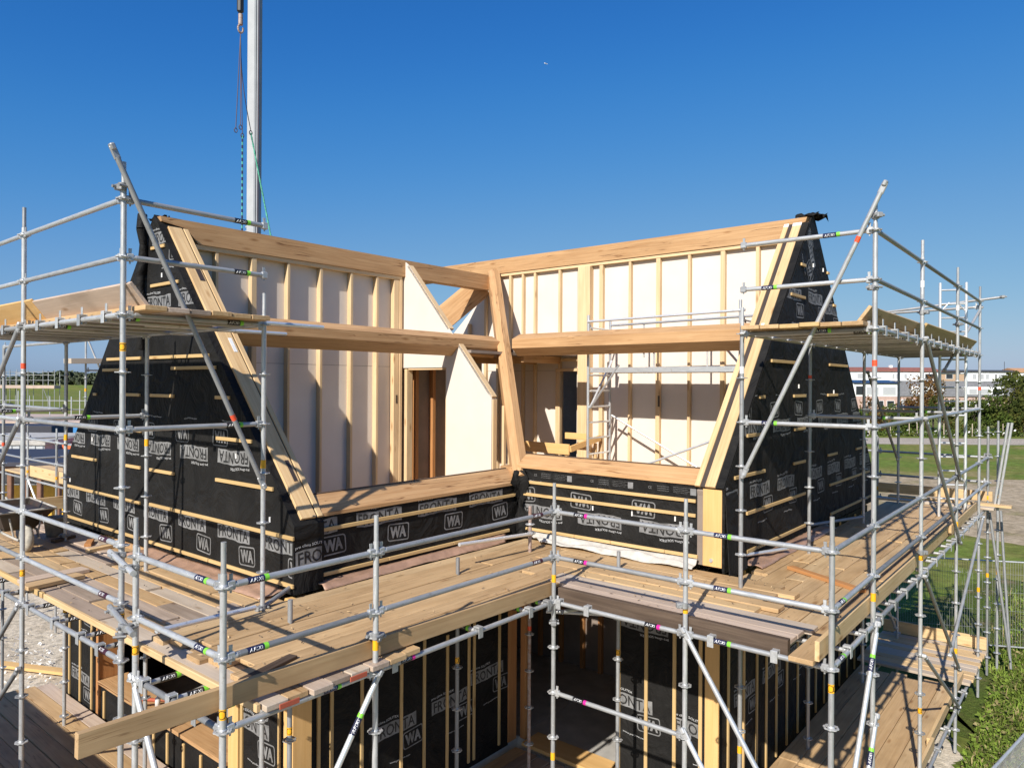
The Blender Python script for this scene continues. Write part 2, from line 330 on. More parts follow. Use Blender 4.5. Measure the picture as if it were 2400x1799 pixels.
def clip_mesh(M, planes):
    bm = bmesh.new(); bm.from_mesh(UNIT_ME); inv = M.inverted()
    for co, no in planes:
        l_co = inv @ Vector((co[0], co[1], co[2] + ZO)); l_no = (inv.to_3x3() @ Vector(no))
        g = bm.verts[:] + bm.edges[:] + bm.faces[:]
        if bm.verts: bmesh.ops.bisect_plane(bm, geom=g, plane_co=l_co, plane_no=l_no, clear_outer=True)
    if not bm.faces: bm.free(); return None
    me = bpy.data.meshes.new('print'); bm.to_mesh(me); bm.free()
    for m in ('print', 'printblack', 'printwhite'): me.materials.append(MT[m])
    return me
def print_at(par, o, a, b, planes=None, flip=False, me=None, tilt=0):
    a = Vector(a); b = Vector(b)
    if tilt: q = Quaternion(a.cross(b), tilt); a = q @ a; b = q @ b
    n = a.cross(b); x, y = (-a, -b) if flip else (a, b)
    M = Matrix(((x.x, y.x, n.x, o[0]), (x.y, y.y, n.y, o[1]), (x.z, y.z, n.z, o[2] + ZO), (0, 0, 0, 1)))
    global UNIT_ME
    _uc[0] += 1; UNIT_ME = UNITS[_uc[0] % 4]; m = me or UNIT_ME
    if planes: m = clip_mesh(M, planes)
    if m: inst('print', m, par, M)

# --- gable wall of the left wing (faces +x)
g = MB(); GLP = [(-2.09, FL - 0.06), (-2.09, -0.15), (-2.19, -0.03), (-5.46, 3.73), (-8.72, -0.03), (-8.72, FL - 0.06)]
g.prism([(XG, y, z) for y, z in GLP], (-0.39, 0, 0))
gl = part('gable_wall', g, 'membrane'); gl['label'] = 'gable wall in black membrane on the left wing'
for y0, y1, z in [(-8.62, -5.82, -0.30), (-5.51, -2.08, -0.28), (-8.61, -5.84, -0.80), (-5.51, -3.9, -0.80), (-3.88, -2.08, -0.80), (-8.3, -7.33, 0.2), (-6.27, -5.81, 0.2), (-5.51, -4.81, 0.2), (-3.73, -2.48, 0.22), (-3.72, -2.93, 0.73), (-7.55, -6.61, 0.72), (-6.25, -5.79, 0.72), (-6.28, -5.84, 1.23), (-5.51, -4.83, 1.23), (-3.75, -3.42, 1.23), (-7.45, -7.34, 1.22), (-4.9, -3.75, 1.6), (-7.1, -6.26, 1.59), (-6.95, -5.82, 1.75), (-5.54, -3.92, 1.75), (-5.51, -4.72, 2.74), (-6.2, -5.83, 2.76), (-5.51, -5.12, 3.26)]:
    bbox('batten', XG + 0.001, XG + 0.027, y0, y1, z - 0.022, z + 0.022, 'batten', gl)
for s, off, w in ((1, 0.205, 0.196), (1, 0.358, 0.066)):      # timber laid on the slope edge, tape between
    n_ = Vector((0, math.sin(AL), math.cos(AL)))
    p = Vector((XG - off, -2.13, -0.10)) + n_ * 0.012; q = Vector((XG - off, -5.30, 3.548)) + n_ * 0.012
    beam('rafter_board', p, q, w, 0.035, 'spruce', gl, up=n_)
beam('tape', Vector((XG - 0.314, -2.13, -0.10)) + n_ * 0.006, Vector((XG - 0.314, -5.30, 3.548)) + n_ * 0.006, 0.022, 0.02, 'darktape', gl, up=n_)
for t, w, h, c in ((0.80, 0.07, 0.34, 'darktape'), (0.53, 0.05, 0.24, 'whitecap'), (0.13, 0.05, 0.3, 'darktape')):
    c0 = Vector((XG - 0.25, -2.13 + t * -3.23, -0.10 + t * 3.715)) + n_ * 0.032
    d_ = Vector((0, -math.cos(AL), math.sin(AL))); beam('tape', c0 - d_ * h / 2, c0 + d_ * h / 2, w, 0.004, c, gl, up=n_)
plL = [((0, -2.19, -0.03), (0, math.sin(AL), math.cos(AL))), ((0, -8.72, -0.03), (0, -math.sin(AL), math.cos(AL)))]
for k in range(7):
    pl = plL + [((0, 0, -0.302), (0, 0, 1)), ((0, -2.12, 0), (0, 1, 0)), ((0, -8.7, 0), (0, -1, 0))]
    print_at(gl, (XG, -2.69 - k * 1.01, -0.475), (0, 1, 0), (0, 0, 1), pl)
    print_at(gl, (XG, -2.99 - k * 0.965, 0.60), (0, 1, 0), (0, 0, 1), plL, True)
for k in range(3): print_at(gl, (XG, -4.74 - k * 0.93, 2.42), (0, 1, 0), (0, 0, 1), plL)
print_at(gl, (XG, -5.5, 3.3), (0, 1, 0), (0, 0, 1), plL)
for y, z in [(-5.913, 2.87), (-5.197, 2.866), (-3.272, 0.54), (-2.549, -0.128), (-7.5, 0.516), (-8.385, -0.199)]:
    inst('clip', cached('clipL', lambda: MB().tube((0, 0, -0.03), (0, 0, 0.03), 0.012, 6).mesh('clip', 'whitecap')), gl, T(XG + 0.008, y, z))
mb = MB()                                                       # rolled strip of membrane hanging down the middle
pts = [(XG + 0.06 + 0.02 * math.sin(i * 1.7), -5.68 + 0.03 * math.sin(i * 1.1), 3.75 - i * 0.21) for i in range(10)]
for i in range(9): mb.tube(pts[i], pts[i + 1], 0.062 + 0.012 * math.sin(i * 2.3), 10, r2=0.062 + 0.012 * math.sin((i + 1) * 2.3))
part('membrane_roll', mb, 'membrane', gl)
print_at(gl, (XG - 0.02, -2.089, -0.60), (-1, 0, 0), (0, 0, 1), [((XG - 0.36, 0, 0), (-1, 0, 0))], me=None)
def crumple(name, c, sx, sy, sz, seed, par, mat='membrane', nx=10, ny=8):
    rn = random.Random(seed); b = MB(); vs = []
    for i in range(nx):
        for j in range(ny):
            u, v = i / (nx - 1) - 0.5, j / (ny - 1) - 0.5
            vs.append((c[0] + u * sx + rn.uniform(-0.02, 0.02), c[1] + v * sy + rn.uniform(-0.02, 0.02), c[2] + sz * (math.cos(u * 3.0) - 0.5) * (0.6 + 0.4 * math.sin(v * 9 + seed)) + rn.uniform(-0.03, 0.03)))
    b.add(vs, [(i * ny + j, (i + 1) * ny + j, (i + 1) * ny + j + 1, i * ny + j + 1) for i in range(nx - 1) for j in range(ny - 1)], 0, True)
    o = part(name, b, mat, par); s = o.modifiers.new('s', 'SOLIDIFY'); s.thickness = 0.004; return o
crumple('membrane_flap', (XG - 0.16, -5.56, 3.70), 0.3, 0.26, 0.07, 3, gl)

# --- gable wall of the right wing (faces +y)
g = MB(); GRP = [(-2.02, FL - 0.06), (-2.02, 0.05), (-2.0, 0.125), (-5.43, 4.18), (-9.24, -0.16), (-9.24, FL - 0.06)]
g.prism([(x, YG, z) for x, z in GRP], (0, -0.03, 0)); gr = part('gable_wall', g, 'membrane'); gr['label'] = 'gable wall in black membrane on the right wing'
g = MB(); g.prism([(x, YG - 0.032, z - 0.004) for x, z in [(-2.045, FL), (-2.045, 0.03), (-2.03, 0.09), (-5.43, 4.12), (-9.2, -0.17), (-9.2, FL)]], (0, -0.34, 0)); part('wall_core', g, 'innerdark', gr)
for x0, x1, z in [(-4.81, -5.01, 3.27), (-6.14, -6.24, 3.3), (-4.36, -5.0, 2.77), (-6.5, -6.64, 2.79), (-3.56, -4.72, 1.76), (-6.3, -7.4, 1.77), (-3.13, -3.31, 1.26), (-4.5, -5.05, 1.26), (-6.21, -6.78, 1.26), (-2.69, -3.32, 0.76), (-4.54, -5.04, 0.76), (-4.51, -5.05, 0.25), (-6.25, -6.78, 0.25), (-8.03, -8.75, 0.24), (-2.29, -3.33, 0.25), (-2.69, -5.06, -0.25), (-6.36, -8.99, -0.26), (-2.69, -5.07, -0.75), (-6.42, -9.1, -0.76)]:
    bbox('batten', x0, x1, YG + 0.001, YG + 0.027, z - 0.022, z + 0.022, 'batten', gr)
n_ = Vector((math.sin(AR), 0, math.cos(AR)))
def slope_board(y, w, h, mat, nm='rafter_board', lift=0.012, t0=0.0, t1=1.0):
    p = Vector((-1.99, y, 0.14)); q = Vector((-5.23, y, 3.98)); beam(nm, p.lerp(q, t0) + n_ * lift, p.lerp(q, t1) + n_ * lift, w, h, mat, gr, up=n_)
slope_board(YG - 0.175, 0.135, 0.035, 'spruce'); slope_board(YG - 0.345, 0.075, 0.035, 'spruce'); slope_board(YG - 0.275, 0.064, 0.02, 'darktape', 'tape', 0.004)
slope_board(YG - 0.055, 0.11, 0.012, 'membrane', 'membrane_wrap', 0.008)
slope_board(YG - 0.175, 0.137, 0.036, 'whitecap', 'tape', 0.0135, 0.985, 1.0); slope_board(YG - 0.345, 0.077, 0.036, 'whitecap', 'tape', 0.0135, 0.985, 1.0); slope_board(YG - 0.19, 0.05, 0.037, 'whitecap', 'tape', 0.0135, 0.52, 0.56)
post = bbox('end_post', -2.044, -2.012, YG - 0.285, YG - 0.035, FL - 0.0, 0.12, 'ochre', gr); bbox('membrane_wrap', -2.044, -2.014, YG - 0.033, YG + 0.002, FL - 0.04, 0.1, 'membrane', gr)
plR = [((-2.0, 0, 0.125), (math.sin(AR), 0, math.cos(AR))), ((-9.24, 0, -0.16), (-math.sin(math.atan(1.15)), 0, math.cos(math.atan(1.15))))]
for k in range(6):
    print_at(gr, (-2.83 - k * 1.03 - (0.35 if k > 1 else 0), YG, -0.08), (-1, 0, 0), (0, 0, 1), plR)
    print_at(gr, (-3.35 - k * 1.04, YG, 0.93), (-1, 0, 0), (0, 0, 1), plR, True)
print_at(gr, (-4.14, YG, 2.7), (-1, 0, 0), (0, 0, 1), plR); print_at(gr, (-5.2, YG, 2.72), (-1, 0, 0), (0, 0, 1), plR); print_at(gr, (-6.06, YG, 2.62), (-1, 0, 0), (0, 0, 1), plR)
print_at(gr, (-5.02, YG, 3.85), (-1, 0, 0), (0, 0, 1), plR, tilt=-1.0); print_at(gr, (-1.7, YG, -0.08), (-1, 0, 0), (0, 0, 1), [((-2.05, 0, 0), (1, 0, 0))] + plR)
for x, z in [(-5.414, 3.329), (-5.932, 3.319), (-4.746, 1.406), (-5.28, 1.386), (-6.579, 1.313)]:
    inst('clip', cached('clipL', None), gr, T(x, YG + 0.008, z))
crumple('membrane_flap', (-5.46, YG - 0.1, 4.14), 0.26, 0.34, 0.07, 5, gr); crumple('membrane_flap', (-5.62, YG + 0.03, 4.14), 0.24, 0.24, 0.13, 9, gr, nx=7, ny=6)
mb = MB(); mb.prism([(-2.0, YG + 0.01, 0.05), (-2.35, YG + 0.01, 0.08), (-2.5, YG + 0.1, FL - 0.06), (-1.88, YG + 0.12, FL - 0.08)], (0, 0.01, 0)); part('membrane_flap', mb, 'membrane', gr)

# --- low walls along the court, with sloped plate on top
def knee(name, lab):
    return name
k = MB(); k.box(XG - 0.385, XC + 0.004, YC - 0.3, YC, FL - 0.05, -0.105); kl = part('knee_wall', k, 'membrane'); kl['label'] = 'low black wall below the left opening'
k = MB(); k.prism([(XG - 0.37, YC + 0.02, -0.10), (XG - 0.37, YC + 0.02, -0.06), (XG - 0.37, YC - 0.2, 0.115), (XG - 0.37, YC - 0.27, 0.115), (XG - 0.37, YC - 0.27, -0.10)], (XC - XG + 0.37 - 0.02, 0, 0))
def along(o_mb, name, mat, par, p, ax):           # long shaped timber with grain along ax: local x = length
    X = Vector(ax); Z = Vector((0, 0, 1)); Y = Z.cross(X); M = Matrix(((X.x, Y.x, 0, p[0]), (X.y, Y.y, 0, p[1]), (0, 0, 1, p[2] + ZO), (0, 0, 0, 1))); inv = M.inverted()
    o_mb.v = [tuple(inv @ Vector((a, b_, c + ZO))) for a, b_, c in o_mb.v]; return place(bpy.data.objects.new(name, o_mb.mesh(name, mat)), par, M)
along(k, 'wall_plate', 'beam', kl, (XG, YC, 0), (1, 0, 0))
bbox('plate_edge', XG - 0.4, XC - 0.1, YC - 0.275, YC - 0.235, 0.116, 0.128, 'plank_dark', kl)
bbox('batten', 1.56, XC + 0.08, YC + 0.002, YC + 0.03, -0.272, -0.228, 'batten', kl)
for a, b_ in ((1.56, 0.55), (0.545, -0.6), (-0.605, XC + 0.25)): bbox('batten', a, b_, YC + 0.002, YC + 0.03, -0.782, -0.738, 'batten', kl)
for x in (1.04, 0.04, -0.94): print_at(kl, (x, YC, -0.31), (-1, 0, 0), (0, 0, 1))
print_at(kl, (2.03, YC, -0.31), (-1, 0, 0), (0, 0, 1), [((1.54, 0, 0), (1, 0, 0))])
k = MB(); k.box(XC - 0.3, XC, YC - 0.28, YG - 0.36, FL - 0.05, 0.145); kr = part('knee_wall', k, 'membrane'); kr['label'] = 'low black wall below the right opening'
k = MB(); k.prism([(XC + 0.02, YC - 0.02, 0.15), (XC + 0.02, YC - 0.02, 0.19), (XC - 0.2, YC - 0.02, 0.335), (XC - 0.27, YC - 0.02, 0.335), (XC - 0.27, YC - 0.02, 0.15)], (0, YG - YC - 0.33, 0))
along(k, 'wall_plate', 'beam', kr, (XC, YC, 0), (0, 1, 0))
bbox('plate_edge', XC - 0.275, XC - 0.235, YC + 0.1, YG - 0.36, 0.336, 0.348, 'plank_dark', kr)
for z in (-0.052, -0.236): bbox('batten', XC + 0.002, XC + 0.03, YC + 0.1, YG - 0.39, z - 0.022, z + 0.022, 'batten', kr)
for a, b_ in ((YC + 0.1, -1.12), (-1.115, -0.52), (-0.515, 0.3), (0.305, YG - 0.36)): bbox('batten', XC + 0.002, XC + 0.03, a, b_, -0.772, -0.728, 'batten', kr)
for y in (-0.354, 0.64): print_at(kr, (XC, y, -0.385), (0, 1, 0), (0, 0, 1), None, True)
print_at(kr, (XC, -1.35, -0.385), (0, 1, 0), (0, 0, 1), [((0, YC + 0.08, 0), (0, -1, 0))], True); print_at(kr, (XC, 1.63, -0.385), (0, 1, 0), (0, 0, 1), [((0, 0.75, 0), (0, 1, 0))], True)
def small_print(par, o, a):
    b = MB(); rn = random.Random(int(o[1] * 77))
    vs, fs = TX['CE']; b.add([(x * 0.05, y * 0.035, 0.002) for x, y in vs], fs)
    vs, fs = TX['www.proclima.com']
    for i in range(3): b.add([(0.13 + x * 0.17, i * 0.028 - 0.02 + y * 0.02, 0.002) for x, y in vs], fs)
    for i in range(4): b.add([(0.36 + x * (0.2 + 0.05 * (i % 2)), i * 0.022 - 0.02 + y * 0.012, 0.002) for x, y in vs], fs)
    b.add([(0.6, -0.03, 0.002), (0.68, -0.03, 0.002), (0.68, 0.055, 0.002), (0.6, 0.055, 0.002)], [(0, 1, 2, 3)])
    A = Vector(a); B = Vector((0, 0, 1)); n = A.cross(B); inst('print', b.mesh('print', 'print'), par, Matrix(((A.x, 0, n.x, o[0]), (A.y, 0, n.y, o[1]), (A.z, 1, n.z, o[2] + ZO), (0, 0, 0, 1))))
for y in (-1.86, -0.86, 0.05): small_print(kr, (XC, y, 0.045), (0, 1, 0))
for y, z in [(-0.816, -0.315), (-0.19, -0.319), (0.444, -0.31)]: inst('clip', cached('clipL', None), kr, T(XC + 0.008, y, z))
mb = MB(); rn = random.Random(4); pts = []                       # bunched membrane in the inner corner
NI, NJ = 9, 12
for j in range(NJ):
    for i in range(NI):
        t = i / (NI - 1); w = 0.16 + 0.06 * math.sin(j * 0.9); a = t * math.pi / 2
        pts.append((XC + 0.03 + w * (1 - math.sin(a)) * 0.8 + rn.uniform(-0.02, 0.03), YC + 0.03 + w * (1 - math.cos(a)) * 0.8 + rn.uniform(-0.02, 0.03), 0.12 - j * 0.088 + rn.uniform(-0.02, 0.02)))
mb.add(pts, [(j * NI + i, j * NI + i + 1, (j + 1) * NI + i + 1, (j + 1) * NI + i) for j in range(NJ - 1) for i in range(NI - 1)], 0, True); part('membrane_flap', mb, 'membrane', kr)

# --- floor slabs
f = MB(); f.box(XG - 0.4, -9.0, -8.6, YC - 0.3, FL - 0.16, FL - 0.06); f.box(XC - 0.3, -9.0, YC - 0.298, YG - 0.38, FL - 0.158, FL - 0.062); part('upper_floor', f, 'spruce')
f = MB(); f.box(XG - 0.05, -9.0, -8.6, YC - 0.05, GF - 0.3, GF); f.box(XC - 0.05, -8.99, YC - 0.048, YG - 0.05, GF - 0.3, GF - 0.002); part('floor_slab', f, 'concrete')

# --- ridge beams, purlins, valley rafters
r = MB(); r.prism([(-5.02, -5.33, 3.39), (1.36, -5.33, 3.39), (1.53, -5.33, 3.58), (1.88, -5.33, 3.63), (1.90, -5.33, 3.70), (-5.02, -5.33, 3.70)], (0, -0.24, 0)); ob = along(r, 'ridge_beam', 'beam', house, (0, -5.45, 3.5), (1, 0, 0))
r = MB(); r.prism([(-5.23, 0.74, 3.765), (-5.23, -9.2, 3.765), (-5.23, -9.2, 4.075), (-5.23, 1.085, 4.075), (-5.23, 1.06, 4.0), (-5.23, 0.80, 3.96)], (-0.24, 0, 0)); along(r, 'ridge_beam', 'beam', house, (-5.35, 0, 3.9), (0, 1, 0))
r = MB(); r.prism([(1.6, -3.95, 2.06), (1.6, -3.95, 2.20), (1.6, -4.14, 2.30), (1.6, -4.24, 2.05), (1.6, -4.12, 1.90)], (-5.3, 0, 0)); along(r, 'purlin', 'beam', house, (0, -4, 2), (1, 0, 0))
r = MB(); r.prism([(-3.75, 0.8, 2.07), (-3.75, 0.8, 2.24), (-3.98, 0.8, 2.34), (-4.06, 0.8, 2.08), (-3.92, 0.8, 1.93)], (0, -4.5, 0)); along(r, 'purlin', 'beam', house, (-3.9, 0, 2), (0, 1, 0))
def valley(p, q, w, h, nm='valley_rafter'):
    d = Vector(q) - Vector(p); side = Vector((0, 0, 1)).cross(d).normalized(); up = d.cross(side).normalized()
    if up.z < 0: up = -up
    L = d.length; b = MB(); e = 0.07
    sec = [(-w / 2, -h / 2), (w / 2, -h / 2), (w / 2, h / 2 - e), (0, h / 2), (-w / 2, h / 2 - e)]
    b.prism([(0, a, c) for a, c in sec], (L, 0, 0)); M = frame(p, q, up); return place(bpy.data.objects.new(nm, b.mesh(nm, 'beam')), house, M)
valley((-2.03, -2.1, -0.05), (-5.14, -5.36, 3.74), 0.24, 0.30)
valley((-2.1, -8.75, -0.15), (-5.05, -5.6, 3.52), 0.18, 0.5)
valley((-8.6, -8.9, 0.05), (-5.5, -5.7, 3.75), 0.16, 0.3)
bbox('plate_tie', XC - 0.42, XC + 0.02, YC - 0.36, YC + 0.03, -0.098, 0.152, 'beam', house)

# --- stud wall under the left ridge (faces +y) and under the right ridge (faces +x)
pw = MB(); pw.box(1.55, -2.62, -5.51, -5.486, FL - 0.06, 3.39); pwl = part('partition_wall', pw, 'innerdark')
def panels(par, fixed, spans, cuts, face):
    """lining boards with thin open joints"""
    for a0, a1 in spans:
        for z0, z1 in cuts:
            m_ = MB(); e = 0.003; j = random.uniform(0, 0.002)
            if face == 'y': m_.box(a0 + e, a1 - e, fixed - 0.02, fixed + j, z0 + e, z1 - e)
            else: m_.box(fixed - 0.02, fixed + j, a0 + e, a1 - e, z0 + e, z1 - e)
            part('panel', m_, 'board', par)
panels(pwl, -5.466, [(-2.62, -1.97), (-1.97, -0.77), (-0.77, 0.46), (0.46, 1.55)], [(FL - 0.06, 1.72), (1.72, 3.39)], 'y'); pwl['label'] = 'white lined stud wall under the left ridge'
for x, w in ((1.06, 0.045), (0.46, 0.085), (-0.15, 0.045), (-0.77, 0.05), (-1.40, 0.05), (-1.97, 0.05), (-2.42, 0.12)):
    bbox('stud', x - w / 2, x + w / 2, -5.464, -5.36, FL - 0.05, 3.32, 'stud', pwl)
bbox('stud', -2.555, -2.49, -5.464, -5.35, FL - 0.05, 3.33, 'stud', pwl)
bbox('top_plate', 1.5, -2.55, -5.464, -5.352, 3.322, 3.388, 'stud', pwl)
bbox('block', -2.45, -2.41, -5.359, -5.354, 1.05, 1.2, 'plank_dark', pwl)
pw = MB()
pw.box(-5.38, -5.358, -3.34, 0.9, FL - 0.06, 3.764); pw.box(-5.38, -5.358, -5.75, -3.74, FL - 0.06, 3.764); pw.box(-5.38, -5.358, -3.74, -3.34, 1.69, 3.764)
pwr = part('partition_wall', pw, 'innerdark')
panels(pwr, -5.337, [(-5.75, -5.0), (-5.0, -3.74), (-3.34, -2.11), (-2.11, -0.926), (-0.926, 0.29), (0.29, 0.9)], [(FL - 0.06, 1.69), (1.69, 3.764)], 'x'); panels(pwr, -5.337, [(-3.74, -3.34)], [(1.69, 3.764)], 'x'); pwr['label'] = 'white lined stud wall under the right ridge'
for y, w in ((-5.7, 0.06), (-5.35, 0.06), (-5.0, 0.06), (-4.66, 0.05), (-4.345, 0.05), (-3.72, 0.05), (-2.74, 0.08), (-2.114, 0.05), (-1.53, 0.08), (-0.926, 0.05), (-0.31, 0.08), (0.29, 0.06), (0.75, 0.06)):
    bbox('stud', -5.334, -5.255, y - w / 2, y + w / 2, FL - 0.05, 3.70, 'stud', pwr)
bbox('stud', -5.334, -5.2, -3.24, -2.96, FL - 0.05, 3.70, 'stud', pwr, c=0.008)
bbox('top_plate', -5.334, -5.25, -5.75, 0.85, 3.702, 3.762, 'stud', pwr)
for y0, y1, z in ((-3.80, -3.28, 1.70), (-3.80, -3.28, 1.9)): bbox('header', -5.332, -5.25, y0, y1, z - 0.03, z + 0.03, 'stud', pwr)
bbox('jamb', -5.45, -5.25, -3.80, -3.745, FL, 1.67, 'stud', pwr)
pw = MB(); pw.prism([(-5.345, -5.76, 3.4), (-5.345, -5.76, FL), (-5.345, -8.5, FL), (-5.345, -8.5, 1.0)], (-0.02, 0, 0)); ew = part('inner_wall', pw, 'board')
for y in (-6.2, -6.8, -7.4): bbox('stud', -5.344, -5.27, y - 0.03, y + 0.03, FL, 3.2 + (y + 5.76) * 1.05, 'stud', ew)
for y, z in ((-1.53, 1.02),): bbox('block', -5.255, -5.25, y + 0.01, y + 0.05, z, z + 0.2, 'plank_dark', pwr)
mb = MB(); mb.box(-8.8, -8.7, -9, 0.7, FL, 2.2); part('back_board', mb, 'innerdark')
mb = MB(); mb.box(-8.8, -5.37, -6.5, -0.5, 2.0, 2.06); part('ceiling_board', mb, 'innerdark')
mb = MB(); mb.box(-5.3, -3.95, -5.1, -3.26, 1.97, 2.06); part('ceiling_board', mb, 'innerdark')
for y in (-4.9, -4.3, -3.7): bbox('joist', -5.25, -4.05, y - 0.03, y + 0.03, 1.82, 1.965, 'beam')

# --- cross wall of the left wing with its doorway (faces +x)
cw = MB(); xw = -2.60
cw.prism([(xw, -5.485, 1.70), (xw, -5.485, 3.38), (xw, -5.325, 3.38), (xw, -5.325, 3.66), (xw, -5.24, 3.60), (xw, -3.19, 1.22), (xw, -3.19, FL), (xw, -4.25, FL), (xw, -4.25, 1.70)], (-0.02, 0, 0))
cwo = part('cross_wall', cw, 'board'); cwo['label'] = 'white gable shaped cross wall with a doorway'
d_ = Vector((0, 2.07, -2.40)).normalized(); n2 = Vector((0, d_.z * -1, d_.y))
beam('sloped_plate', (xw - 0.06, -5.26, 3.585), (xw - 0.06, -4.2, 2.37), 0.12, 0.05, 'stud', cwo, up=n2)
beam('sloped_plate', (xw - 0.06, -3.98, 2.105), (xw - 0.06, -3.19, 1.19), 0.12, 0.05, 'stud', cwo, up=n2)
bbox('edge_stud', xw - 0.12, xw - 0.02, -3.24, -3.17, FL, 1.16, 'stud', cwo)
for y in (-5.31, -4.23): bbox('jamb', xw - 0.14, xw - 0.001, y - 0.03 if y < -5 else y - 0.04, y + 0.045, FL, 1.68, 'stud', cwo)
bbox('head', xw - 0.14, xw - 0.021, -5.26, -4.28, 1.66, 1.70, 'stud', cwo)
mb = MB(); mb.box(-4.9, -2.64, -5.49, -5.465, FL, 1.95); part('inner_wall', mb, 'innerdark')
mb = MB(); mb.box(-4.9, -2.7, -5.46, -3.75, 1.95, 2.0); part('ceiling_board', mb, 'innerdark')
for x in (-2.95, -3.4, -3.9, -4.4): bbox('stud', x - 0.04, x + 0.04, -5.464, -5.36, FL, 1.94, 'orange')
for i, (x, z) in enumerate(((-2.62, 1.05), (-2.7, 0.8))): bbox('trim', x - 0.22, x - 0.16, -3.12 + i * 0.07, -3.07 + i * 0.07, FL, z, 'stud', cwo)

# --- ground floor walls behind black membrane with upright battens
def gf(name, x0, x1, y0, y1, z0, z1):
    m_ = MB(); m_.box(x0, x1, y0, y1, z0, z1); return part(name, m_, 'membrane')
gw = gf('ground_wall', XG - 0.3, XG - 0.02, -8.65, -7.36, GF, FL - 0.1)
for y in (-8.42, -7.98, -7.52): bbox('batten', XG - 0.019, XG + 0.006, y - 0.022, y + 0.022, GF + 0.1, FL - 0.15, 'batten', gw)
print_at(gw, (XG - 0.019, -8.35, -2.2), (0, 1, 0), (0, 0, 1)); print_at(gw, (XG - 0.019, -8.35, -3.4), (0, 1, 0), (0, 0, 1))
gw = gf('ground_wall', XG - 0.3, XG - 0.021, -7.2, -3.46, GF, -3.24)
for y in (-7.05, -6.45, -5.85, -5.4, -5.0, -4.55, -4.1, -3.65): bbox('batten', XG - 0.02, XG + 0.005, y - 0.022, y + 0.022, GF + 0.05, -3.3, 'batten', gw)
sill = bbox('window_sill', XG - 0.42, XG + 0.03, -7.2, -3.46, -3.22, -3.17, 'beam', gw)
gw = gf('ground_wall', XG - 0.3, XG - 0.02, -3.2, -2.3, GF, FL - 0.1); print_at(gw, (XG - 0.019, -3.3, -2.65), (0, 1, 0), (0, 0, 1), [((0, -3.19, 0), (0, -1, 0)), ((0, -2.32, 0), (0, 1, 0))])
for y in (-3.14, -2.36): bbox('batten', XG - 0.019, XG + 0.006, y - 0.022, y + 0.022, GF + 0.05, FL - 0.15, 'batten', gw)
mb = MB(); mb.box(XG - 0.3, XG - 0.03, -7.3, -3.2, -1.3, FL - 0.1); part('lintel', mb, 'beam')
bbox('corner_post', XG - 0.28, XG, -7.34, -7.22, GF, FL - 0.12, 'orange'); bbox('corner_post', XG - 0.28, XG - 0.001, -3.44, -3.22, GF, FL - 0.12, 'ochre'); bbox('corner_post', XG - 0.25, XG - 0.005, -2.28, -2.1, GF, FL - 0.12, 'ochre')
gw = gf('ground_wall', XG - 0.27, -1.84, YC - 0.3, YC - 0.02, GF - 0.04, FL - 0.1)
for x, zt in ((1.55, 0), (1.37, 0), (0.93, 0), (0.30, 0), (-0.10, 0), (-0.53, 1.0), (-0.96, 0), (-1.07, 0), (-1.62, 0)): bbox('batten', x - 0.022, x + 0.022, YC - 0.019, YC + 0.006, GF + 0.05, FL - 0.15 - zt, 'batten', gw)
for x, z, fl in ((1.5, -1.75, True), (0.5, -1.65, True), (-0.55, -1.6, True), (0.75, -3.0, False), (-0.25, -3.0, False), (-1.0, -2.85, False)):
    print_at(gw, (x - (0.72 if fl else 0), YC - 0.019, z), (-1, 0, 0), (0, 0, 1), None, fl)
bbox('corner_post', XC + 0.03, -1.83, YC - 0.28, YC, GF, FL - 0.12, 'orange'); bbox('jamb', XC - 0.1, XC - 0.02, -2.12, -2.02, GF, FL - 0.12, 'orange')
gw = gf('ground_wall', XC - 0.28, XC - 0.02, -0.42, 0.85, GF - 0.04, FL - 0.1)
for y in (-0.39, 0.03, 0.44, 0.8): bbox('batten', XC - 0.019, XC + 0.006, y - 0.024, y + 0.024, GF + 0.05, FL - 0.15, 'batten', gw)
print_at(gw, (XC - 0.019, 0.35, -1.7), (0, 1, 0), (0, 0, 1), [((0, -0.40, 0), (0, -1, 0))], True); print_at(gw, (XC - 0.019, -0.6, -2.95), (0, 1, 0), (0, 0, 1), [((0, -0.40, 0), (0, -1, 0))]); print_at(gw, (XC - 0.019, 0.42, -3.05), (0, 1, 0), (0, 0, 1), [((0, 0.83, 0), (0, 1, 0))])
bbox('corner_post', XC - 0.02, XC + 0.004, 0.86, 1.05, GF, FL - 0.1, 'ochre')
mb = MB(); mb.box(XC - 0.28, XC - 0.012, 0.853, YG - 0.03, GF - 0.04, FL - 0.1); part('wall_core', mb, 'membrane')
gw = gf('ground_wall', XC - 0.01, -9.05, YG - 0.3, YG - 0.028, GF - 0.06, FL - 0.1)
for i, x in enumerate((-2.2, -2.70, -3.16, -3.52, -3.92, -4.36, -4.85, -5.3, -5.75, -6.2, -6.65, -7.1, -7.6, -8.1, -8.6)): bbox('batten', x - 0.022, x + 0.022, YG - 0.027, YG - 0.002, GF + 0.05, FL - 0.15 - (1.0 if i in (3, 4) else 0), 'batten', gw)
for x in (-2.4, -3.4, -4.4, -5.4): print_at(gw, (x, YG - 0.027, -2.7), (-1, 0, 0), (0, 0, 1))
for i in range(4): print_at(gw, (-2.3 - i, YG - 0.027, -1.7), (-1, 0, 0), (0, 0, 1))
gf('ground_wall', XG - 0.3, -9.0, -8.68, -8.56, GF, FL - 0.17); gf('ground_wall', -9.06, -8.96, -8.5, YG - 0.31, GF, FL - 0.17)
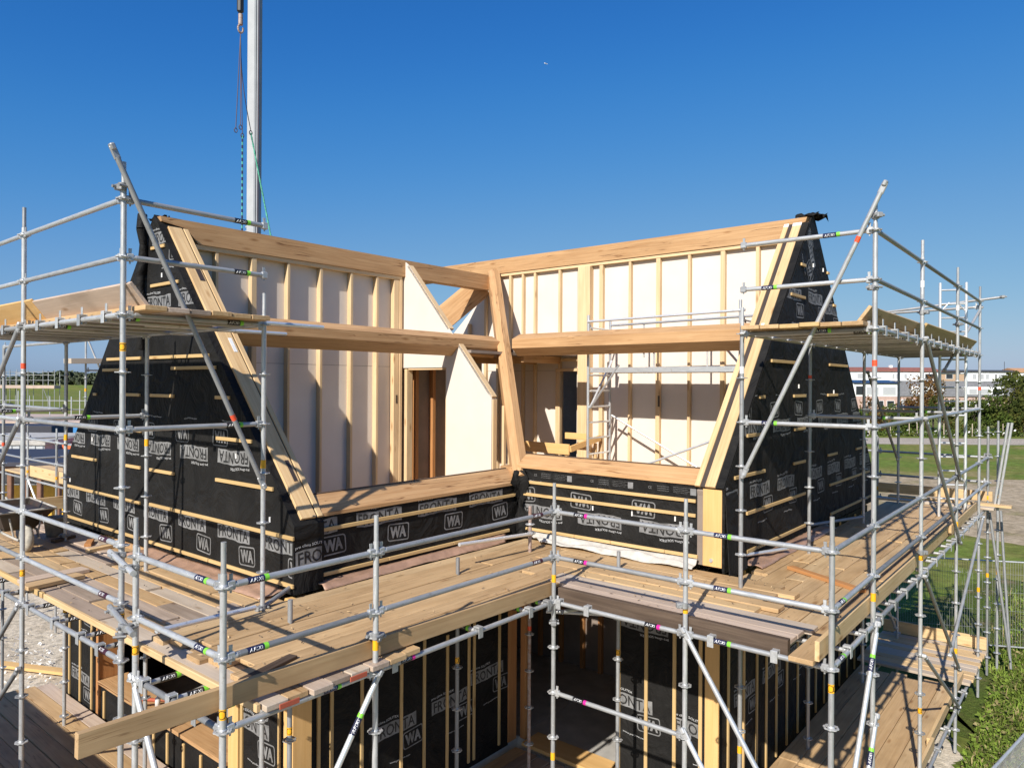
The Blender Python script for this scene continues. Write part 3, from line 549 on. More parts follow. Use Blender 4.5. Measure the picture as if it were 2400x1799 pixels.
# inside of the ground floor seen through the openings
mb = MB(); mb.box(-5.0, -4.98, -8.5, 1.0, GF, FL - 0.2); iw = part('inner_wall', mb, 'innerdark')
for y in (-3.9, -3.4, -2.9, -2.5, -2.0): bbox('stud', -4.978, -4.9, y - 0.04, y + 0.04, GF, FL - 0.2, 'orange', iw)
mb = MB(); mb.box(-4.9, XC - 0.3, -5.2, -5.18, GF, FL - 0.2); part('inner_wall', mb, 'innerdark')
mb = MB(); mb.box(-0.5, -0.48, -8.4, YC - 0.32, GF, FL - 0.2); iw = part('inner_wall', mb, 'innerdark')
bbox('threshold', XC - 0.3, XC + 0.12, -1.98, -0.45, GF - 0.02, GF + 0.03, 'ochre')
# ------------------------------------------------------------------ steel tube scaffold
TR = 0.0242
scaf = thing('tube_scaffold', 'galvanised steel tube scaffold with couplers wrapping round the black gabled house', 'scaffold', (3.9, 0, -ZO))
def rosette_mesh():
    b = MB(); n = 32; o = []
    for i in range(n):
        t = 2 * math.pi * i / n; r = 0.062 + (0.003 if (i // 2) % 2 else -0.003); o.append((r * math.cos(t), r * math.sin(t)))
    inn = [(0.045 * math.cos(2 * math.pi * i / n), 0.045 * math.sin(2 * math.pi * i / n)) for i in range(n)]
    for z in (-0.0045, 0.0045):
        b.add([(*p, z) for p in o] + [(*p, z) for p in inn], [(i, (i + 1) % n, (i + 1) % n + n, i + n) for i in range(n)])
    b.add([(*p, -0.0045) for p in o] + [(*p, 0.0045) for p in o], [(i, (i + 1) % n, (i + 1) % n + n, i + n) for i in range(n)])
    b.add([(*p, -0.0045) for p in inn] + [(*p, 0.0045) for p in inn], [(i, (i + 1) % n, (i + 1) % n + n, i + n) for i in range(n)])
    for i in range(4):
        M = Matrix.Rotation(i * math.pi / 2 + math.pi / 4, 4, 'Z'); b.box(0.02, 0.048, -0.009, 0.009, -0.0045, 0.0045, 0, M)
    b.lathe([(0.0245, -0.016), (0.030, -0.010), (0.030, 0.010), (0.0245, 0.016)], 14)
    return b.mesh('rosette', 'steel')
ROS = rosette_mesh()
def wedge_mesh():
    b = MB(); b.cbox(0.02, 0.085, -0.021, 0.021, -0.035, 0.035, 0.008); b.tube((0.07, 0, 0), (0.12, 0, 0), 0.021, 10, r2=TR)
    b.prism([(0.048, -0.004, -0.055), (0.06, -0.004, -0.055), (0.07, -0.004, 0.08), (0.042, -0.004, 0.08)], (0, 0.008, 0)); return b.mesh('wedge_head', 'steel')
WEDGE = wedge_mesh()
def band_mesh(r, h, mats, emblem=True):
    b = MB(); b.tube((0, 0, 0), (0, 0, h), r, 16, 0, False)
    if emblem:
        n = 12; ro, ri = h * 0.42, h * 0.34
        for k in range(3):
            vs = []
            for i in range(n):
                t = 2 * math.pi * i / n
                for q in (ro, ri):
                    a = q * math.cos(t) / r; vs.append(((r + 0.001) * math.cos(a + k * 2.09), (r + 0.001) * math.sin(a + k * 2.09), h / 2 + q * math.sin(t)))
            b.add(vs, [(2 * i, 2 * ((i + 1) % n), 2 * ((i + 1) % n) + 1, 2 * i + 1) for i in range(n)], 1)
            for t in (0.4, 1.6, 2.8): 
                a0 = k * 2.09
                b.add([((r + 0.001) * math.cos(a0 + q * math.cos(t) / r), (r + 0.001) * math.sin(a0 + q * math.cos(t) / r), h / 2 + q * math.sin(t) + d) for q in (-ri, ri) for d in (-0.0025, 0.0025)], [(0, 1, 3, 2)], 1)
    return b.mesh('sticker', mats)
YB = band_mesh(TR + 0.0012, 0.075, ['yellow', 'blacklabel']); YP = band_mesh(TR + 0.0012, 0.085, ['yellow'], False); RB = band_mesh(TR + 0.0012, 0.06, ['redtape'], False); WB = band_mesh(TR + 0.0012, 0.08, ['whitecap'], False)
def standard(x, y, z0, z1, stick=(-0.78,), red=(), white=(), spigot=True, mat='steel', ros=None):
    s = tubeo('standard', (x, y, z0), (x, y, z1 - (0.22 if spigot else 0)), TR, mat, scaf, 14)
    if spigot: tubeo('spigot', (x, y, z1 - 0.23), (x, y, z1), 0.0195, mat, s)
    k = math.ceil(z0 / 0.5 + 0.2)
    while k * 0.5 < z1 - 0.1:
        if ros is None or ros[0] <= k * 0.5 <= ros[1]: inst('rosette', ROS, s, T(x, y, k * 0.5) @ Matrix.Rotation(random.random() * 0.5, 4, 'Z'))
        k += 1
    a = math.atan2(CAM.y - y, CAM.x - x)
    for z in stick: inst('sticker', YB if random.random() < 0.45 else YP, s, T(x, y, z) @ Matrix.Rotation(a - 0.5 + random.random() * 0.4, 4, 'Z'))
    for z in red: inst('sticker', RB, s, T(x, y, z))
    for z in white: inst('sticker', WB, s, T(x, y, z))
    return s
def sticker_mesh(cname, base):
    """label wrapped round a tube: local x along it, facing local +z"""
    b = MB(); r = TR + 0.0012; L = 0.17
    b.tube((-L / 2, 0, 0), (L / 2 - 0.035, 0, 0), r, 16, 0, False); b.tube((L / 2 - 0.035, 0, 0), (L / 2, 0, 0), r, 16, 1, False)
    vs, fs = TX['AFIX']; rr = r + 0.0022
    def put(x0, x1, h, y0):
        out = []
        for a, c in vs: t = (y0 + c * h + 0.25 * 0) / rr; out.append((x0 + a * (x1 - x0) + c * 0.006, -rr * math.sin(-t), rr * math.cos(t)))
        b.add(out, fs, 2)
    put(-0.072, 0.020, 0.027, -0.0135)
    for i in range(3): b.box(0.026, 0.032, -0.010 + i * 0.008, -0.006 + i * 0.008, rr - 0.003, rr - 0.0005, 2)
    return b.mesh('sticker', [base, cname, 'white'])
ST = {'g': sticker_mesh('green', 'navy'), 'b': sticker_mesh('green', 'blacklabel'), 'm': sticker_mesh('magenta', 'blacklabel'), 'r': sticker_mesh('maroon', 'maroon')}
def put_sticker(par, p, d, kind):
    """p on the tube axis, d along it; the lettering reads left to right for someone standing where the photo was taken"""
    X = Vector(d).normalized()
    if X.dot(Rt) < 0: X = -X
    if abs(X.dot(Rt)) < 0.15 and X.z < 0: X = -X
    v = (Vector((CAM.x, CAM.y, CAM.z - ZO)) - Vector(p)); z = (v - X * v.dot(X)).normalized(); y = z.cross(X)
    inst('sticker', ST[kind], par, Matrix(((X.x, y.x, z.x, p[0]), (X.y, y.y, z.y, p[1]), (X.z, y.z, z.z, p[2] + ZO), (0, 0, 0, 1))))
def ledger(p, q, stick=None, at=0.3, heads=(1, 1), mat='steel', name='ledger'):
    p = Vector(p); q = Vector(q); d = (q - p).normalized(); a = p + d * (0.1 if heads[0] else 0.02); b_ = q - d * (0.1 if heads[1] else 0.02)
    if mat == 'steel' and random.random() < 0.22: mat = 'steel_dull'
    o = tubeo(name, a, b_, TR, mat, scaf, 12)
    if heads[0]: inst('wedge_head', WEDGE, o, frame(p, q))
    if heads[1]: inst('wedge_head', WEDGE, o, frame(q, p))
    if stick: put_sticker(o, p + d * at if at > 0 else q + d * at, d, stick)
    return o
def claw_mesh():
    b = MB(); b.cbox(-0.03, 0.035, -0.03, 0.03, 0.03, 0.05, 0.004); b.cbox(-0.036, -0.028, -0.032, 0.032, -0.06, 0.05, 0.003); b.cbox(0.03, 0.038, -0.032, 0.032, -0.035, 0.05, 0.003); return b.mesh('claw', 'steel')
CLAW = claw_mesh()
def transom(p, q, stick=None, over=0.0, plates=False):
    """short tube laid across two ledgers, with a claw hooked over the outer one (at p)"""
    p = Vector(p); q = Vector(q); d = (q - p).normalized()
    o = tubeo('transom', p - d * over, q, 0.0215, 'steel', scaf, 10); inst('claw', CLAW, o, frame(p, q))
    if plates:
        me = cached('uplate', lambda: MB().cbox(-0.004, 0.004, -0.02, 0.02, 0.03, 0.12, 0.002).cbox(-0.03, 0.03, -0.02, 0.02, 0.024, 0.032, 0.002).cbox(-0.03, 0.03, -0.02, 0.02, -0.05, -0.042, 0.002).cbox(-0.004, 0.004, -0.02, 0.02, -0.05, 0.03, 0.002).mesh('lock_plate', 'steel'))
        inst('lock_plate', me, o, frame(p, q))
    if stick: put_sticker(o, p + d * 0.2, d, stick)
    return o
def brace(p, q, mat='steel', sticks=(), ends=True, r=TR):
    p = Vector(p); q = Vector(q); o = tubeo('brace', p, q, r, mat, scaf, 12)
    if ends:
        me = cached('bend', lambda: MB().cbox(-0.10, 0.02, -0.012, 0.012, -0.03, 0.03, 0.008).cbox(-0.12, -0.06, -0.03, 0.03, -0.022, 0.022, 0.01).mesh('brace_end', 'steel'))
        inst('brace_end', me, o, frame(p, q)); inst('brace_end', me, o, frame(q, p))
    for t, k in sticks: put_sticker(o, p.lerp(q, t), q - p, k)
    return o
def coupler(x, y, z, par=None):
    me = cached('coupler', lambda: MB().tube((0, 0, -0.028), (0, 0, 0.028), 0.036, 12).cbox(0.02, 0.08, -0.03, 0.03, -0.025, 0.025, 0.006).tube((-0.04, -0.05, 0), (-0.04, 0.055, 0), 0.012, 8).tube((0.05, -0.05, 0.0), (0.05, 0.06, 0), 0.014, 8).mesh('coupler', 'steel_dull'))
    return inst('coupler', me, par or scaf, T(x, y, z) @ Matrix.Rotation(random.random() * 6, 4, 'Z'))
GZ = -4.36
t1, t2, s1, s2, lx, q1, q2, q3, q4 = 2.54, 3.90, 1.58, 2.93, 3.81, -1.37, -1.86, -4.36, -6.93
b1, b2, b3, b4 = -1.48, -3.93, -6.79, -9.42; ix, iy = 2.45, 1.54; by = 2.92
standard(0, 0, GZ, 0.32, (-0.78, -2.75)); standard(t1, 0, GZ, 0.31, (-0.82,)); standard(t2, 0, GZ, 0.31, (-0.92, -2.8)); standard(0, s1, GZ, 0.31, (-0.8,)); standard(0, s2, GZ, 0.30, (-1.2,))
standard(t2, q1, GZ, 0.31, (-0.80,)); standard(lx, q2, GZ, 3.32, (1.68, -0.66)); standard(lx, q3, GZ, 3.30, (-0.7,), (1.55,)); standard(lx, q4, GZ, 3.3, (-0.7,))
standard(b1, by, GZ, 3.28, (-0.76,), (1.62,)); standard(b2, by, GZ, 3.28, (-0.80, -2.75), (), (2.68,)); standard(b3, by, GZ, 3.3, (-0.8, -2.8), (), (2.62,)); standard(b4, by, GZ, 3.28, (-2.4,), (1.35,))
standard(ix, q2, GZ, 2.32, (0.55,)); standard(ix, -4.47, GZ, 2.02, (0.62,), spigot=False); standard(ix, -7.1, GZ, 2.02, (0.55, -2.0), spigot=False); standard(ix, -9.9, GZ, 2.02, (), (0.3,), spigot=False)
standard(b1, iy, GZ, 2.3, (-2.75,), (), (1.55,)); standard(b2, iy, GZ, 2.02, (), (1.5,), spigot=False); standard(-6.87, iy, GZ, 2.02, (), spigot=False); standard(-9.55, iy, GZ, 2.02, (), spigot=False)
for x, y, zt, m_ in ((-1.3, -1.35, -0.25, 'rust'), (0.18, -1.3, -0.68, 'steel_dull'), (2.5, -1.3, -0.66, 'steel_dull'), (-1.3, 0.05, -0.66, 'steel_dull')): standard(x, y, GZ, zt, (-1.95,) if m_ != 'rust' else (), (-1.95,) if m_ == 'rust' else (), spigot=False, mat=m_)
# court guard rails and ledgers
for z in (0, -0.5, -1):
    ledger((0, 0, z), (t1, 0, z), 'r' if z > -1 else 'm', 0.32 if z > -1 else -0.35); ledger((t1, 0, z), (t2, 0, z), 'g', -0.26 if z > -1 else 0.45)
    ledger((0, 0, z), (0, s1, z), 'm', 0.36 if z > -1 else -0.35); ledger((0, s1, z), (0, s2, z), 'g', 0.38)
    ledger((t2, 0, z), (t2, q1, z), 'g' if z > -1 else 'r', 0.28 if z > -1 else 0.5); ledger((0, s2, z), (b1, by, z), 'g' if z < 0 else None, 0.3)
ledger((0, 0, -2), (0, s1, -2), 'm', 0.36)
for z in (3, 2.5, 2, 1, 0, -0.5, -1):
    ledger((lx, q2, z), (lx, q3, z), 'r' if z < 1 else None, 0.35); ledger((lx, q3, z), (lx, q4, z))
    for a, c in ((b1, b2), (b2, b3), (b3, b4)): ledger((a, by, z), (c, by, z), mat='steel_dull' if z in (3, 2.5) else 'steel')
for z, k in ((3, 'b'), (2.5, 'b')): ledger((lx, q2, z), (2.40, q2, z), k, -0.30, (1, 1)); ledger((b1, by, z), (b1, 1.5, z), 'g', 0.42 if z == 3 else -0.35)
for z in (2, 1): ledger((lx, q2, z), (ix, q2, z), 'b', -0.32); ledger((b1, by, z), (b1, iy, z), 'g', 0.5 if z == 2 else -0.32)
for y in (q3, q4): ledger((lx, y, 2), (ix, y - 0.1, 2)); ledger((lx, y, 1), (ix, y - 0.1, 1), 'b', 0.6)
for x, xi in ((b2, b2), (b3, -6.87), (b4, -9.55)): ledger((x, by, 2), (xi, iy, 2)); ledger((x, by, 1), (xi, iy, 1), 'b', 0.5)
for z in (2,):
    ledger((ix, q2, z), (ix, -4.47, z)); ledger((ix, -4.47, z), (ix, -7.1, z)); ledger((ix, -7.1, z), (ix, -9.9, z))
    ledger((b1, iy, z), (b2, iy, z)); ledger((b2, iy, z), (-6.87, iy, z)); ledger((-6.87, iy, z), (-9.55, iy, z))
for z in (1.0,): ledger((ix, -7.1, z), (ix, -9.9, z))
for z in (-1, -3.72):
    ledger((b1, iy, z), (b2, iy, z)); ledger((b2, iy, z), (-6.87, iy, z)); ledger((-6.87, iy, z), (-9.55, iy, z)); ledger((ix, q2, z), (ix, -4.47, z)); ledger((ix, -4.47, z), (ix, -7.1, z))
ledger((-1.3, -1.35, -1), (0.18, -1.3, -1)); ledger((0.18, -1.3, -1), (2.5, -1.3, -1)); ledger((-1.3, -1.35, -1), (-1.3, 0.05, -1)); ledger((-1.3, 0.05, -1), (b1, iy, -1))
for a, c in (((0, s2), (b1, by)), ((b1, by), (b2, by)), ((b2, by), (b3, by)), ((b3, by), (b4, by))): ledger((*a, -3.72), (*c, -3.72))
for a, c in (((t2, 0), (t2, q1)), ((lx, q2), (lx, q3)), ((lx, q3), (lx, q4))): ledger((*a, -3.72), (*c, -3.72))
# cross tubes under the decks
for x in (0.12, 0.45, 1.25, 2.35): transom((x, 0, -1.0), (x, -1.32, -1.0), 'b', 0.02)
for y in (-1.0, 0.45, 1.85, 2.45): transom((0, max(y, 0.08), -1.0), (-1.35, max(y, 0.08), -1.0), 'g', 0.02)
for y in (-0.35, -0.75, -1.2, -2.3, -2.75, -3.4, -4.1, -4.9, -5.6, -6.3): transom((t2 if y > q1 else lx, y, -1.0), (ix, y, -1.0), 'b', 0.03)
for x in (-0.55, -1.1, -1.75, -2.35, -2.95, -3.55, -4.25, -4.9, -5.5, -6.1, -6.6, -7.3, -7.9, -8.5, -9.0): transom((x, by, -1.0), (x, iy, -1.0), 'b' if int(x * 10) % 3 == 0 else None, 0.03)
for x in (-0.6, -1.8, -2.6, -3.4, -4.4, -5.2, -6.0, -6.9, -7.7, -8.6): transom((x, by, -3.72), (x, iy, -3.72), None, 0.05)
for i in range(9): transom((lx, q2 - 0.35 - i * 0.55, 2.0), (ix, q2 - 0.35 - i * 0.55, 2.0), 'b' if i % 3 == 0 else None, 0.02, True)
for i in range(14): transom((b1 - 0.35 - i * 0.55, by, 2.0), (b1 - 0.35 - i * 0.55, iy, 2.0), 'b' if i % 4 == 0 else None, 0.02, True)
# long poles that stick out past the left platform
for y, x1 in ((-1.98, 1.65), (-3.3, 1.25), (-4.35, 1.0)): tubeo('transom', (3.0, y, 2.03), (x1, y, 2.03), 0.024, 'alu', scaf, 10)
# diagonals
brace((3.89, -1.80, 3.33), (2.52, -1.80, 0.46), 'steel_dull', ends=True); coupler(lx + 0.02, -1.84, 3.10); inst('sticker', RB, scaf, frame((2.80, -1.80, 1.05), (2.83, -1.80, 1.11)) @ Matrix.Rotation(math.pi / 2, 4, 'Y'))
brace((b1 + 0.06, 2.98, 3.36), (b1 + 0.06, 1.62, 0.48)); coupler(b1, by, 3.14); inst('sticker', RB, scaf, frame((b1 + 0.06, 2.757, 2.885), (b1 + 0.06, 2.78, 2.94)) @ Matrix.Rotation(math.pi / 2, 4, 'Y'))
for (xa, za), (xb, zb) in (((b2, 1.97), (b3, 0.0)), ((b2, 0.95), (b3, -1.0)), ((b2, -1.05), (b3, -3.0)), ((b2, -2.05), (b3, -3.6))): brace((xa - 0.06, by + 0.05, za), (xb + 0.05, by + 0.05, zb), 'steel_dull')
brace((b4, by + 0.06, -1.05), (-5.9, by + 0.06, -2.5), 'steel_dull'); brace((b2 - 0.3, iy, -1.2), (b4, iy, -3.2), 'steel_dull'); brace((b3, iy, -1.2), (-9.3, iy, -3.3), 'steel')
for z in (1.97, 0.95, -1.05, -1.75): brace((lx + 0.04, q3 - 0.05, z), (lx + 0.04, q4, z - 2.0), 'steel_dull')
brace((t2 + 0.02, q1 + 0.04, -1.05), (t2 + 0.02, -0.03, -3.0), 'alu'); brace((t1 + 0.04, 0.04, -1.08), (t2, 0.04, -3.0), 'alu', ((0.14, 'g'),))
brace((0.04, s1 + 0.05, -1.03), (0.04, s2, -3.0), 'alu'); brace((0.04, s1 + 0.05, -2.0), (0.04, s2, -3.9), 'alu')
brace((b1 + 0.04, by + 0.04, -1.06), (0.0, by + 0.04, -3.0), 'alu', ((0.13, 'g'),)); brace((b1 + 0.02, by + 0.03, -2.0), (0.0, by + 0.03, -3.9), 'alu', ((0.13, 'g'),))
# coupled stub tubes between the two uprights on the left
for z in (-0.04, -0.52): tubeo('stub_tube', (t2 + 0.1, -1.18, z - 0.05), (lx + 0.04, -2.0, z - 0.03), TR, 'steel', scaf); coupler(t2 + 0.06, q1, z - 0.05); coupler(lx + 0.05, q2, z - 0.04)
for x, y, z in ((t1, 0.0, -0.7), (t1 - 0.02, 0, -0.72), (0.02, s1, -0.72), (lx, q2, -0.78), (b1, by, 2.42), (b2, by, 2.36), (ix, q2, -0.86), (b3, by, 2.4), (b2, by, -0.7), (0.0, 0.0, -1.22), (ix, -7.1, -0.85)): coupler(x, y, z)
tubeo('stub_tube', (-1.28, -1.3, -0.62), (0.05, -1.4, -0.56), TR, 'alu', scaf); coupler(-1.28, -1.33, -0.62)
tubeo('stub_tube', (ix, -1.86, -0.86), (1.75, -2.25, -0.8), TR, 'steel_dull', scaf); tubeo('stub_tube', (3.62, -1.62, -0.74), (2.6, -1.75, -0.80), TR, 'alu', scaf)
tubeo('stub_tube', (-0.08, 0.06, -1.12), (-0.95, 0.30, -1.12), TR, 'steel', scaf); tubeo('stub_tube', (-0.2, -0.25, -1.2), (-0.62, 0.46, -1.2), TR, 'steel', scaf)
tubeo('stub_tube', (b2 + 0.3, 1.35, -0.83), (-2.0, 0.95, -0.76), 0.024, 'alu', scaf); tubeo('stub_tube', (-6.87, iy, -0.82), (-5.4, 1.1, -0.8), TR, 'steel_dull', scaf)

# ------------------------------------------------------------------ decks of loose planks
def deck(name, label, planks, thick=0.045, loc=None):
    """planks: (p, q, width, mat) with p/q the centre line of the underside"""
    p0 = planks[0][0]; d = thing(name, label, 'scaffold deck', (p0[0], p0[1], p0[2]))
    for p, q, w, m_ in planks:
        j = random.uniform(-0.004, 0.006); tl = random.uniform(-0.004, 0.004)
        beam('plank', (p[0], p[1], p[2] + thick / 2 + j), (q[0], q[1], q[2] + thick / 2 + j + tl), w, thick, m_, d, c=0.005)
    return d
def rows(axis, a_segs, b0, b1_, n, z, mats, w=None, jit=0.06):
    out = []; st = (b1_ - b0) / n
    for i in range(n):
        bc = b0 + st * (i + 0.5)
        for a0, a1 in a_segs[i % len(a_segs)] if isinstance(a_segs[0], list) else a_segs:
            m_ = random.choice(mats); j0, j1 = random.uniform(-jit, jit), random.uniform(-jit, jit) if jit else 0
            s = -1 if a1 < a0 else 1
            p = (a0 + j0 * 0.3, bc) if axis == 'x' else (bc, a0 + j0 * 0.3); q = (a1 + j1, bc) if axis == 'x' else (bc, a1 + j1)
            out.append(((*p, z), (*q, z), (w or abs(st) - 0.009), m_))
    return out
PM = ['plank', 'plank', 'plank', 'plank_grey']; PW = ['plank_white', 'plank_grey', 'plank', 'plank_grey', 'plank']
dl = deck('plank_deck', 'plank deck along the foot of the left black gable, greyish boards lying end to end',
     rows('y', [[(0.05, -2.9), (-2.95, -5.6), (-5.65, -8.7)], [(0.04, -3.6), (-3.66, -6.4), (-6.45, -8.7)], [(0.07, -2.4), (-2.45, -5.1), (-5.2, -8.6)]], 3.60, 2.05, 8, -0.972, PW))
deck('plank_deck', 'brown plank deck in the inner court before the low left wall',
     rows('x', [[(3.45, -1.9)], [(3.52, -1.9)], [(3.3, -0.4), (-0.46, -1.95)]], -0.16, -1.95, 8, -0.924, ['plank', 'plank', 'plank', 'plank']))
deck('plank_deck', 'pale pinkish plank deck in the inner court before the low right wall',
     rows('y', [[(-0.05, 2.55)], [(-0.35, 2.5)], [(-0.55, 2.62)]], -0.13, -0.72, 3, -0.924, ['plank_white', 'plank_grey', 'plank_white']) + rows('y', [[(-0.75, 1.98)], [(-0.95, 2.1)], [(-1.15, 1.85)]], -0.74, -1.92, 6, -0.922, ['plank', 'spruce', 'plank']))
deck('plank_deck', 'long tan plank deck along the foot of the right black gable',
     rows('x', [[(0.14, -3.0), (-3.05, -6.2), (-6.25, -9.8)]], 2.82, 2.60, 1, -0.972, ['plank']) + rows('x', [[(-0.72, -3.3), (-3.36, -6.4), (-6.45, -9.8)], [(-0.78, -2.4), (-2.45, -5.6), (-5.65, -9.8)]], 2.60, 1.28, 6, -0.972, ['plank']))
deck('plank_deck', 'high platform of planks beside the left gable, seen from below',
     rows('y', [[(-1.66, -4.6), (-4.65, -7.4)]], 3.72, 2.5, 6, 2.03, ['plank', 'plank_grey', 'plank'], jit=0.02))
deck('plank_deck', 'high platform of planks beside the right gable, seen from below',
     rows('x', [[(b1 + 0.2, -5.4), (-5.45, -9.7)]], 2.86, 1.6, 6, 2.03, ['plank', 'batten', 'plank'], jit=0.02))
deck('plank_deck', 'low tan plank deck near the grass below the right gable',
     rows('x', [[(-0.1, -3.4), (-3.45, -7.6)], [(0.2, -3.42), (-3.46, -7.7)]], 2.84, 1.3, 6, -3.69, ['plank'], jit=0.03))
deck('plank_deck', 'pale fresh boards at the far end of the low right deck',
     rows('y', [[(1.2, 3.0)]], -7.9, -9.9, 10, -3.66, ['spruce', 'plank_white'], jit=0.03))
deck('plank_deck', 'low brown plank deck below the left gable, mostly in shade',
     rows('y', [[(1.3, -3.4), (-3.45, -9.0)], [(0.7, -4.6), (-4.65, -9.0)]], 4.55, 2.0, 11, -3.69, ['plank', 'plank', 'plank_grey'], jit=0.05))
deck('plank_deck', 'dark shaded boards on the floor of the inner court',
     rows('x', [[(1.9, -1.9)]], -1.2, -2.1, 4, GF - 0.12, ['plank_grey', 'plank'], jit=0.05))
# boards on edge and odd pieces lying about
def piece(name, label, p, q, w, h, mat, cat='plank', up=(0, 0, 1), group=None): return tag(beam(name, p, q, w, h, mat, None, up), label, cat, group)
piece('toe_board', 'long board on edge sticking out past the corner upright at lower left', (4.80, -0.075, -0.785), (-0.06, -0.075, -0.875), 0.05, 0.155, 'plank', 'toe board')
piece('toe_board', 'narrow pale board along the outer edge of the left deck', (3.625, 0.0, -0.94), (3.625, -4.25, -0.94), 0.035, 0.06, 'spruce', 'toe board')
piece('toe_board', 'short pale board behind the wheelbarrow on the edge of the left deck', (3.625, -4.3, -0.94), (3.625, -8.2, -0.94), 0.035, 0.06, 'batten', 'toe board')
piece('toe_board', 'board on edge with its end showing past the corner upright at right', (0.17, 2.86, -0.82), (-3.8, 2.86, -0.82), 0.04, 0.17, 'spruce', 'toe board')
piece('toe_board', 'second board on edge farther along the right deck', (-3.4, 2.82, -0.86), (-6.9, 2.82, -0.84), 0.04, 0.16, 'batten', 'toe board')
piece('toe_board', 'third board on edge at the far end of the right deck', (-6.6, 2.86, -0.84), (-9.6, 2.86, -0.83), 0.04, 0.16, 'spruce', 'toe board')
piece('toe_board', 'dark rotten looking beam along the court edge before the pale planks', (-0.07, 0.03, -0.92), (-0.07, 2.55, -0.93), 0.07, 0.16, 'plank_dark', 'beam')
piece('toe_board', 'board on edge of the low right deck beside the grass, nearer one', (-1.2, 2.88, -3.56), (-5.1, 2.88, -3.58), 0.045, 0.15, 'spruce', 'toe board')
piece('toe_board', 'board on edge of the low right deck beside the grass, farther one', (-5.0, 2.84, -3.57), (-8.1, 2.84, -3.57), 0.045, 0.15, 'spruce', 'toe board')
piece('toe_board', 'pale upright board closing the far end of the low right deck', (-9.95, 1.2, -3.5), (-9.95, 3.0, -3.5), 0.04, 0.24, 'spruce', 'toe board')
piece('toe_board', 'grey board tilted outwards on the high left platform', (3.70, -1.78, 2.17), (3.70, -4.2, 2.17), 0.035, 0.27, 'plank_grey', 'toe board', up=(0.62, 0, 0.78))
piece('toe_board', 'yellow board tilted outwards at the left edge of the high left platform', (3.72, -4.15, 2.18), (3.72, -7.0, 2.18), 0.035, 0.28, 'ochre', 'toe board', up=(0.62, 0, 0.78))
piece('toe_board', 'brown board tilted outwards on the high right platform, nearer one', (b1 - 0.05, 2.80, 2.15), (-4.55, 2.80, 2.15), 0.035, 0.22, 'plank', 'toe board', up=(0, 0.6, 0.8))
piece('toe_board', 'tan board tilted outwards on the high right platform, farther one', (-4.4, 2.82, 2.16), (-9.2, 2.82, 2.16), 0.035, 0.24, 'batten', 'toe board', up=(0, 0.6, 0.8))
# ------------------------------------------------------------------ aluminium tower, stair guard, sheets, tools
tw = thing('mobile_tower', 'light aluminium rolling tower standing before the sunlit white stud wall', 'scaffold tower', (-4.5, -1.0, FL - 0.06))
def tframe(y, zt):
    fr = tubeo('ladder_frame', (-4.22, y, FL - 0.05), (-4.22, y, zt), 0.025, 'alu', tw, 10); tubeo('upright', (-4.95, y, FL - 0.05), (-4.95, y, zt - 0.05), 0.025, 'alu', fr, 10)
    z = FL + 0.18
    while z < zt - 0.1:
        if not 1.75 < z < 2.35: tubeo('rung', (-4.22, y, z), (-4.95, y, z), 0.017, 'alu', fr, 8)
        z += 0.28
    tubeo('strut', (-4.25, y, zt - 0.15), (-4.62, y, zt - 0.55), 0.014, 'alu', fr, 6)
tframe(-2.34, 2.64); tframe(0.42, 2.72)
for x, z in ((-4.2, 2.52), (-4.95, 2.5), (-4.2, 2.0)): tubeo('guard_rail', (x, -2.34, z), (x, 0.5, z + 0.04), 0.022, 'alu', tw, 10)
for x in (-4.22, -4.93): bbox('platform_beam', x - 0.03, x + 0.03, -2.28, 0.42, 1.62, 1.71, 'alu', tw)
bbox('platform', -4.9, -4.25, -2.2, 0.4, 1.66, 1.69, 'plank_grey', tw)
for p, q in (((-4.95, -2.3, 0.85), (-4.95, 0.45, -0.5)), ((-4.2, -1.9, -0.2), (-4.2, 0.5, 0.75)), ((-4.22, -2.3, 1.0), (-4.95, -2.3, 1.85)), ((-4.2, -2.28, 1.0), (-4.2, -1.7, 1.75)), ((-4.2, 0.45, 1.7), (-4.35, 0.0, 2.15))): tubeo('brace', p, q, 0.02, 'alu', tw, 8)
for y, z in ((-1.65, 2.3), (-0.45, 2.1), (-1.45, 2.1)): tubeo('clip_post', (-4.97, y, z - 0.4), (-4.97, y, z + 0.2), 0.018, 'alu', tw, 8)
sg = thing('stair_guard', 'rough timber guard boards nailed round the stair opening below the sunlit wall', 'guard rail', (-4.4, -3.2, FL - 0.06))
for p, q, w, h in (((-4.2, -3.95, 0.25), (-4.2, -2.72, 0.24), 0.04, 0.19), ((-4.9, -3.3, 0.43), (-4.9, -2.75, 0.43), 0.04, 0.12), ((-4.2, -2.70, 0.25), (-5.2, -2.70, 0.40), 0.04, 0.11)): beam('guard_board', p, q, w, h, 'ochre', sg)
for x, y in ((-4.24, -2.8), (-4.24, -3.9), (-5.1, -2.75)): bbox('post', x - 0.03, x + 0.03, y - 0.03, y + 0.03, FL - 0.06, 0.3, 'spruce', sg)

